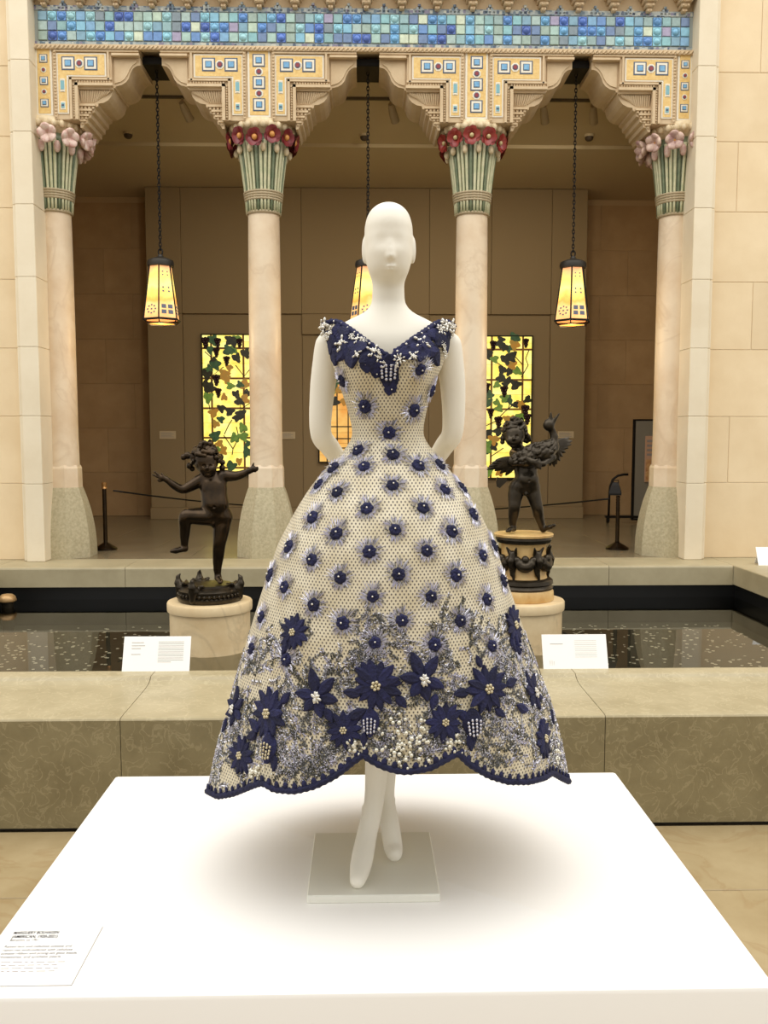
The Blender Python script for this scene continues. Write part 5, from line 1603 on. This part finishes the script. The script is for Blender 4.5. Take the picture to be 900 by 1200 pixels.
# the wrap-around seam at the back keeps one side's arc length
ul.data.foreach_set('uv', UV.ravel())
me.polygons.foreach_set('use_smooth', [True] * len(me.polygons))
me.materials.append(M['net'])
gown = inst('gown_shell', me, dr)
sm = gown.modifiers.new('thickness', 'SOLIDIFY'); sm.thickness = .003; sm.offset = -1

M['navy'] = mat('navy_ribbon_cloth', srgb(31, 33, 74), .85, col2=srgb(20, 22, 54), scale=60, bump=.5, bscale=160, tint=.3)
M['silver'] = mat('silver_thread', srgb(206, 204, 212), .3, .75)
M['gun'] = mat('gunmetal_thread', srgb(112, 112, 112), .35, .5)
M['shade'] = mat('olive_shade_thread', srgb(74, 73, 64), .5, .3)  # dark grey embroidery that also paints in shade on the lower skirt
M['lav'] = mat('lavender_thread', srgb(190, 187, 208), .4, .4)
M['pearl'] = mat('pearl', srgb(236, 230, 220), .2)
M['goldbead'] = mat('gold_bead', srgb(204, 192, 160), .3, .55)
DO = wloc(dr)
def hit(px, py):
    d = Vector(ray(px, py)).normalized()
    loc, n, i, dist = bvh.ray_cast(Vector(_O), d)
    if loc is None: return None
    if n.dot(d) > 0: n = -n
    return loc, n
def frame(loc, n, roll=0.0, lift=.003, s=1.0):
    up_ = Vector((0, 0, 1)); up_ = (up_ - n * up_.dot(n)).normalized()
    r = up_.cross(n).normalized()
    Mx = Matrix((r, up_, n)).transposed().to_4x4()
    return Matrix.Translation(loc + n * lift - DO) @ Mx @ Matrix.Rotation(roll, 4, 'Z') @ Matrix.Scale(s, 4)
# shared pieces: x right, y up, z out of the cloth
def rosette(n=6, seed=0):
    rr = random.Random(seed)
    vs, fs = [(0, 0, .35)], []
    prof = [(.35, .42), (.7, .38), (.95, .2), (1.0, 0)]
    K_ = n * 4
    for r, z in prof:
        for k in range(K_):
            a = 2 * PI * k / K_
            q = r * (.86 + .16 * abs(math.sin(n * a / 2)) + rr.uniform(-.04, .04))
            vs.append((q * math.cos(a), q * math.sin(a), z * (1 + rr.uniform(-.25, .25))))
    fs += [(0, 1 + k, 1 + (k + 1) % K_) for k in range(K_)]
    for j in range(3):
        for k in range(K_): fs.append((1 + j * K_ + k, 1 + (j + 1) * K_ + k, 1 + (j + 1) * K_ + (k + 1) % K_, 1 + j * K_ + (k + 1) % K_))
    return MB().add(vs, fs).mesh('rosette', M['navy'])
ros = [rosette(6, 1), rosette(5, 2), rosette(7, 3)]
me_pearl = MB().sphere((0, 0, .5), .14, 8, 6).mesh('pearl', M['pearl'], True)
def spray(seed, n=100):
    rr = random.Random(seed)
    mb = MB()
    for k in range(n):
        a = rr.uniform(0, 2 * PI)
        far = rr.choice((1.75, 2.0, 2.4, 1.5)) * (1.12 if math.sin(a) > 0 else .92)
        r0, r1 = rr.uniform(.8, 1.15), far + rr.uniform(-.15, .2)
        b_ = a + rr.uniform(-.22, .22)
        w = rr.uniform(.05, .085)
        p0 = Vector((r0 * math.cos(a), r0 * math.sin(a), .06)); p1 = Vector((r1 * math.cos(b_), r1 * math.sin(b_), .08))
        c = (p0 + p1) / 2; s_ = (p1 - p0).cross(Vector((0, 0, 1))).normalized() * w
        mb.add([p0, c + s_ + Vector((0, 0, .05)), p1, c - s_, c + Vector((0, 0, .16))], [(0, 4, 1), (1, 4, 2), (2, 4, 3), (3, 4, 0)], rr.choice((0, 0, 1, 2, 2)))
    return mb.mesh('thread_spray', [M['silver'], M['gun'], M['lav']])
sprs = [spray(s_) for s_ in range(4)]
def small_flower(px, py, R=8.2, sp=True):
    h = hit(px, py)
    if not h: return
    loc, n = h
    s_ = R * .00232 * (loc.y / Y0)
    o = inst('rosette', random.choice(ros), dr, matrix=frame(loc, n, random.uniform(-.4, .4), .0015, s_))
    inst('pearl', me_pearl, o, (random.uniform(-.15, .15), random.uniform(-.15, .15), 0))
    if sp:
        q = inst('thread_spray', random.choice(sprs), o); q['kind'] = 'stuff'
        q.scale = (1, 1, .6)
random.seed(21)
SF = [(401.6,446),(428,476),(456,507),(485,481),(492,433),(505,458),(420,528),(460.5,533),(427,547),(490,546),(391,549),(411,495),(374,568),(395.6,577),(460,569),(521,574),(367,606.5),(430,596),(495.7,595.6),(554,603),(394.5,625.5),(463,621),(529,623),
      (345,598),(339,641),(366,656),(433,646.6),(500,645.5),(565,651),(399,677),(467,673),(534,674),(589,681),(334,688),(317.5,674),(368,709),(437,699),(505,699),(570,702.5),(402,730),(471,727),(539,727.5),(307,723),(336,773),(439.5,753),(295.5,760),(576,757),(509,755),(606.5,760),(326,622),(541,572),(578,640),(515,545)]
for p in SF: small_flower(*p, R=random.uniform(7.6, 8.8))
# flowers wrapping round to the back keep the same pattern
for k in range(26):
    th = random.uniform(1.75, 2 * PI - 1.75); z = random.uniform(.85, 1.5)
    p = S(th, z); n = Vector(S(th + .01, z) - p).cross(Vector(S(th, z + .01) - p)).normalized()
    if n.dot(Vector((p[0] - .02, p[1] - Y0, 0))) < 0: n = -n
    o = inst('rosette', random.choice(ros), dr, matrix=frame(Vector(p), n, 0, .0015, .019)); inst('pearl', me_pearl, o)

def petal(Lr, W, tip=.5, ridge=.12, m='navy'):
    """petal of unit length along +y"""
    vs, fs = [], []
    n = 7
    for j in range(n):
        q = j / (n - 1)
        w = W * (math.sin(PI * (q ** (.9 - .25 * tip)) * .93 + .12)) ** .85
        for u in (-1, -.5, 0, .5, 1):
            vs.append((u * w * .5, .12 + .88 * q, ridge * (1 - .9 * u * u) * (1 - .35 * q) + .02 + (.03 if abs(u) == .5 else 0)))
    for j in range(n - 1):
        for i in range(4): fs.append((j * 5 + i, j * 5 + i + 1, (j + 1) * 5 + i + 1, (j + 1) * 5 + i))
    o = len(vs)
    vs += [(x, y, 0) for x, y, z in vs]
    per = [j * 5 for j in range(n)] + [(n - 1) * 5 + i for i in range(1, 5)] + [j * 5 + 4 for j in range(n - 2, -1, -1)] + [3, 2, 1]
    fs += [(per[k], per[(k + 1) % len(per)], per[(k + 1) % len(per)] + o, per[k] + o) for k in range(len(per))]
    return MB().add(vs, fs).mesh('petal', M[m], 'auto')
pet_d, pet_l, pet_r = petal(1, .46, .8, .10), petal(1, .52, .3, .10), petal(1, .58, .1, .11)
me_disc = MB().lathe([(.3, 0), (.28, .1), (.1, .13)], 12).mesh('flower_disc', M['navy'])
mb = MB()
for k in range(7):
    a = 2 * PI * k / 6
    r = 0 if k == 6 else .14
    mb.sphere((r * math.cos(a), r * math.sin(a), .15), .075, 7, 5)
me_cl = mb.mesh('bead_cluster', M['goldbead'], True)
M['crystal'] = mat('crystal', srgb(222, 218, 208), .15, .55)
def crystals(name, n, R, seed):
    rr = random.Random(seed); mb = MB()
    for k in range(n):
        a = 2 * PI * k / n * 1.0 + rr.uniform(-.3, .3); r = R * (rr.uniform(.25, 1.0) if k % 3 else rr.uniform(.05, .3))
        Rm = Matrix.Rotation(a, 3, 'Z')
        mb.sphere((r * math.cos(a), r * math.sin(a), .14 + rr.uniform(0, .08)), (R * rr.uniform(.26, .42), R * rr.uniform(.14, .22), R * .2), 6, 4, M=Rm)
    return mb.mesh(name, M['crystal'], True)
me_cr = crystals('crystal_cluster', 11, .3, 5)
def big_flower(px, py, R, kind, roll=0.0):
    h = hit(px, py)
    if not h: return
    loc, n = h
    s_ = R * .00232 * (loc.y / Y0)
    o = inst('flower', me_disc, dr, matrix=frame(loc, n, roll, .002, s_))
    if kind == 'd':
        N_ = 12
        for k in range(N_):
            a = 2 * PI * k / N_ + random.uniform(-.1, .1)
            q = inst('petal', pet_d, o); q.rotation_euler = (random.uniform(-.05, .06), 0, a)
            l_ = random.uniform(.86, 1.08); q.scale = (random.uniform(.9, 1.15), l_, 1)
        inst('bead_cluster', me_cl, o)
    else:
        for a, l_ in ((0.0, 1.15), (1.05, .95), (2.0, .8), (3.0, .85), (4.1, .9), (5.25, 1.05)):
            q = inst('petal', pet_l, o); q.rotation_euler = (random.uniform(-.04, .06), 0, a + random.uniform(-.15, .15)); q.scale = (.95, l_, 1)
        c = inst('crystal_cluster', me_cr, o); c.scale = (1.1, 1.3, 1)
for (x, y, R) in ((345,741,23),(283.5,885,24),(403,855,23),(441,803,31),(316,836,31),(601,733,25),(570.5,807,31),(520.5,846,24),(636,865.5,25)): big_flower(x, y, R, 'd', random.uniform(0, .5))
for (x, y, R, ro) in ((372,816,30,.35),(276,831,24,.2),(495.5,796,31,.3),(624,812,26,.2)): big_flower(x, y, R, 'l', ro)
# single leaves with hanging bead drops
def leafdrop(px, py, Lpx, ang, wid, beads):
    h = hit(px, py)
    if not h: return
    loc, n = h
    s_ = Lpx * .00232 * (loc.y / Y0)
    o = inst('lace_leaf', pet_r if py < 470 else pet_l, dr, matrix=frame(loc, n, math.radians(ang), random.uniform(.001, .005), s_) @ Matrix.Translation((0, -.55, 0)) @ Matrix.Diagonal((wid, 1, 1, 1)))
    if beads:
        mb = MB()
        for k in range(4):
            for j in range(5 if k in (1, 2) else 4):
                mb.sphere((-.13 + .09 * k + .012 * (k - 1.5) * j * .4, .86 - .1 * j - .05 * abs(k - 1.5) + random.uniform(-.01, .01), .15), (.034, .05, .034), 6, 4)
        q = mb.build('bead_drop', M[beads], o, True, world=False); q['kind'] = 'stuff'
for a in ((317, 876, 42, 180, 1.2, 'goldbead'), (434, 846, 40, 180, 1.1, 'silver'), (553, 848, 44, 180, 1.2, 'silver'), (322, 893, 24, 190, 1.0, None), (551, 868, 26, 175, 1.0, None), (427, 866, 20, 175, .9, None), (300, 850, 26, 60, 1, None), (420, 836, 26, -60, 1, None), (542, 838, 24, 50, 1, None), (560, 775, 18, 20, 1, None), (585, 835, 20, -130, 1, None), (462, 800, 20, -90, 1, None), (297, 862, 24, 120, 1, None), (335, 818, 22, -40, 1, None), (386, 838, 22, -150, 1, None), (413, 812, 24, 80, 1, None), (428, 783, 20, 30, 1, None), (470, 822, 22, 220, 1, None), (508, 822, 22, 160, 1, None), (540, 812, 24, 90, 1, None), (598, 800, 24, -80, 1, None), (610, 830, 24, 60, 1, None), (335, 758, 22, 170, 1, None), (600, 755, 22, 190, 1, None), (265, 850, 20, 170, 1, None), (646, 840, 20, 170, 1, None)): leafdrop(*a)
# bodice yoke: overlapping navy lace leaves
for a in ((391, 404, 26, 170, 1.4, None), (393, 417, 26, 190, 1.5, None), (404, 412, 30, 150, 1.3, None), (413, 419, 30, 195, 1.4, None), (419, 408, 34, 70, 1.3, None), (402, 396, 26, 60, 1.3, None), (431, 420, 26, 120, 1.3, None), (430, 428, 20, 180, 1.5, None),
          (440, 431, 22, 200, 1.4, None), (480, 412, 34, 110, 1.3, None), (490, 414, 28, 170, 1.4, None), (499, 408, 34, 250, 1.4, None), (509, 416, 30, 200, 1.3, None), (521, 404, 24, 180, 1.4, None), (514, 398, 28, 130, 1.2, None), (487, 402, 26, 110, 1.2, None), (470, 415, 22, 60, 1.3, None),
          (394, 389, 22, 160, 1.3, None), (404, 390, 24, 60, 1.2, None), (412, 397, 24, 60, 1.2, None), (423, 404, 22, 60, 1.2, None), (436, 413, 22, 60, 1.2, None), (387, 396, 20, 180, 1.3, None), (516, 390, 24, 190, 1.3, None), (506, 392, 24, -60, 1.2, None), (497, 397, 24, -60, 1.2, None), (484, 405, 22, -60, 1.2, None), (473, 412, 20, -60, 1.2, None), (524, 395, 20, 180, 1.3, None),
          (455, 432, 40, 180, 1.35, 'silver'), (447, 424, 24, 40, 1.3, None), (463, 424, 24, -40, 1.3, None), (457, 448, 22, 180, 1.5, None), (450, 441, 16, 150, 1.4, None), (462, 443, 16, 210, 1.4, None), (456, 457, 14, 180, 1.5, None)): leafdrop(*a)
for (x, y) in ((429, 427), (441, 437), (459, 455)): small_flower(x, y, 6.5, False)
# crystal blossoms on straps and yoke
me_bls = [crystals('crystal_blossom', 12, .95, 40 + k) for k in range(3)]
for (x, y, R) in ((384, 384, 8), (390, 391, 6), (387, 395, 5), (403, 404, 7.5), (437, 414, 7), (442, 419, 5), (420, 400, 5), (414, 397, 4), (427, 402, 4), (520, 385, 8), (527, 383, 7), (514, 389, 6), (526, 391, 5), (492, 404, 8), (470, 422, 6.5), (466, 428, 4.5), (484, 419, 6), (421, 417, 5), (516, 404, 4), (517, 410, 4), (518, 416, 4.5), (449, 425, 5), (381, 381, 5)):
    h = hit(x, y)
    if not h: continue
    inst('crystal_blossom', random.choice(me_bls), dr, matrix=frame(h[0], h[1], random.uniform(0, 1), .0085, R * .0027))
# navy braid along neckline and hem
def edge_curve(zarr, lift, dz=0.0):
    out = []
    for i, th in enumerate(THS):
        p = S(th, zarr[i] + dz); c = np.array([0.02, Y0, p[2]])
        v = p - c; v[2] = 0; v /= max(np.linalg.norm(v), 1e-6)
        out.append(p + v * lift)
    return out
def resample(pts, step):
    P = np.array(pts + [pts[0]]); d = np.concatenate([[0], np.cumsum(np.linalg.norm(np.diff(P, axis=0), axis=1))])
    n = int(d[-1] / step); q = np.linspace(0, d[-1], n, endpoint=False)
    return np.stack([np.interp(q, d, P[:, k]) for k in range(3)], 1)
hp = resample(edge_curve(hem, .001, .004), .008)
mb = MB().tube([tuple(p) for p in hp], [.0072 + .002 * (k % 2) for k in range(len(hp))], 7, closed=True)
mb.build('hem_braid', M['navy'], dr, True)
mb = MB()
hp = resample(edge_curve(hem, .003, .015), .0255)
for k, p in enumerate(hp):
    nrm = np.array([p[0] - .02, p[1] - Y0, 0]); nrm /= np.linalg.norm(nrm)
    tn = Vector(np.cross(nrm, [0, 0, 1])); Mx = Matrix((tn, Vector(nrm), Vector((0, 0, 1)))).transposed()
    mb.sphere(p, (.008, .004, .011), 7, 5, M=Mx)
mb.build('hem_loops', M['navy'], dr, True)['kind'] = 'stuff'
np_ = resample(edge_curve(neck, .004, -.003), .0075)
mb = MB().tube([tuple(p) for p in np_], [.0065 + .0025 * (k % 2) for k in range(len(np_))], 7, closed=True)
mb.build('neckline_braid', M['navy'], dr, True)
mb = MB()
for k, p in enumerate(np_[::4]):
    mb.sphere(p + np.array([0, -.008 if p[1] < Y0 else .008, 0]), .0032, 6, 4)
mb.build('neckline_beads', M['pearl'], dr, True)['kind'] = 'stuff'
# silver leaf embroidery filling the lower skirt and the hips
mb = MB()
rr = random.Random(77)
def blade(p, n, d, l_, w, mi):
    s_ = np.cross(n, d)
    mb.add([p, p + d * l_ * .5 + s_ * w, p + d * l_, p + d * l_ * .5 - s_ * w, p + d * l_ * .45 + n * rr.uniform(.0012, .003)], [(0, 3, 4), (3, 2, 4), (2, 1, 4), (1, 0, 4)], mi)
def sprig(th, hz, a, curl, nb, l0, mi):
    for k in range(nb):
        p = S(th, hz)
        if not hem_at(th) + .028 < hz < hem_at(th) + .46: return
        e1 = S(th + .01, hz) - p; e2 = S(th, hz + .01) - p
        n = np.cross(e1, e2); n /= np.linalg.norm(n)
        r1 = np.linalg.norm(e1) / .01; e1 /= np.linalg.norm(e1); e2 = np.cross(n, e1)
        for sd in (-1, 1):
            b_ = a + sd * rr.uniform(.45, .8)
            blade(p + n * .0012, n, e1 * math.cos(b_) + e2 * math.sin(b_), l0 * rr.uniform(.75, 1.2), rr.uniform(.0013, .0024), mi if rr.random() < .7 else rr.choice((0, 4, 3)))
        blade(p + n * .001, n, e1 * math.cos(a) + e2 * math.sin(a), .008, .0009, 1)
        th += math.cos(a) * .0065 / max(r1, .05); hz += math.sin(a) * .0065; a += curl
def hem_at(th): return hem[int(round(((th + PI) / (2 * PI)) * NT)) % NT]
cl = [(rr.uniform(-PI, PI), .03 + .36 * rr.random() ** 1.5) for _ in range(420)]
cnt = 0
while cnt < 3900:
    c = rr.choice(cl)
    th = c[0] + rr.gauss(0, .06); th = (th + PI) % (2 * PI) - PI
    hz = hem_at(th) + c[1] + rr.gauss(0, .022)
    sprig(th, hz, rr.uniform(0, 2 * PI), rr.uniform(-.28, .28), rr.randint(4, 8), rr.uniform(.0075, .0115), rr.choice((0, 0, 1, 1, 4, 2)))
    cnt += 1
mb.build('silver_embroidery', [M['silver'], M['gun'], M['lav'], M['goldbead'], M['shade']], dr)['kind'] = 'stuff'
mb = MB()
for (x, y) in [(rr.gauss(475, 16), rr.gauss(868, 16)) for _ in range(70)] + [(rr.gauss(300, 8), rr.gauss(905, 6)) for _ in range(22)] + [(rr.gauss(418, 8), rr.gauss(876, 5)) for _ in range(18)] + [(rr.gauss(530, 8), rr.gauss(868, 8)) for _ in range(22)] + [(rr.gauss(652, 3), rr.gauss(885, 6)) for _ in range(10)]:
    h = hit(x, y)
    if h: mb.sphere(h[0] + h[1] * .003, rr.uniform(.003, .0062), 7, 5)
mb.build('crystal_beads', mat('crystal_bead', srgb(226, 222, 206), .12, .5), dr, True)['kind'] = 'stuff'
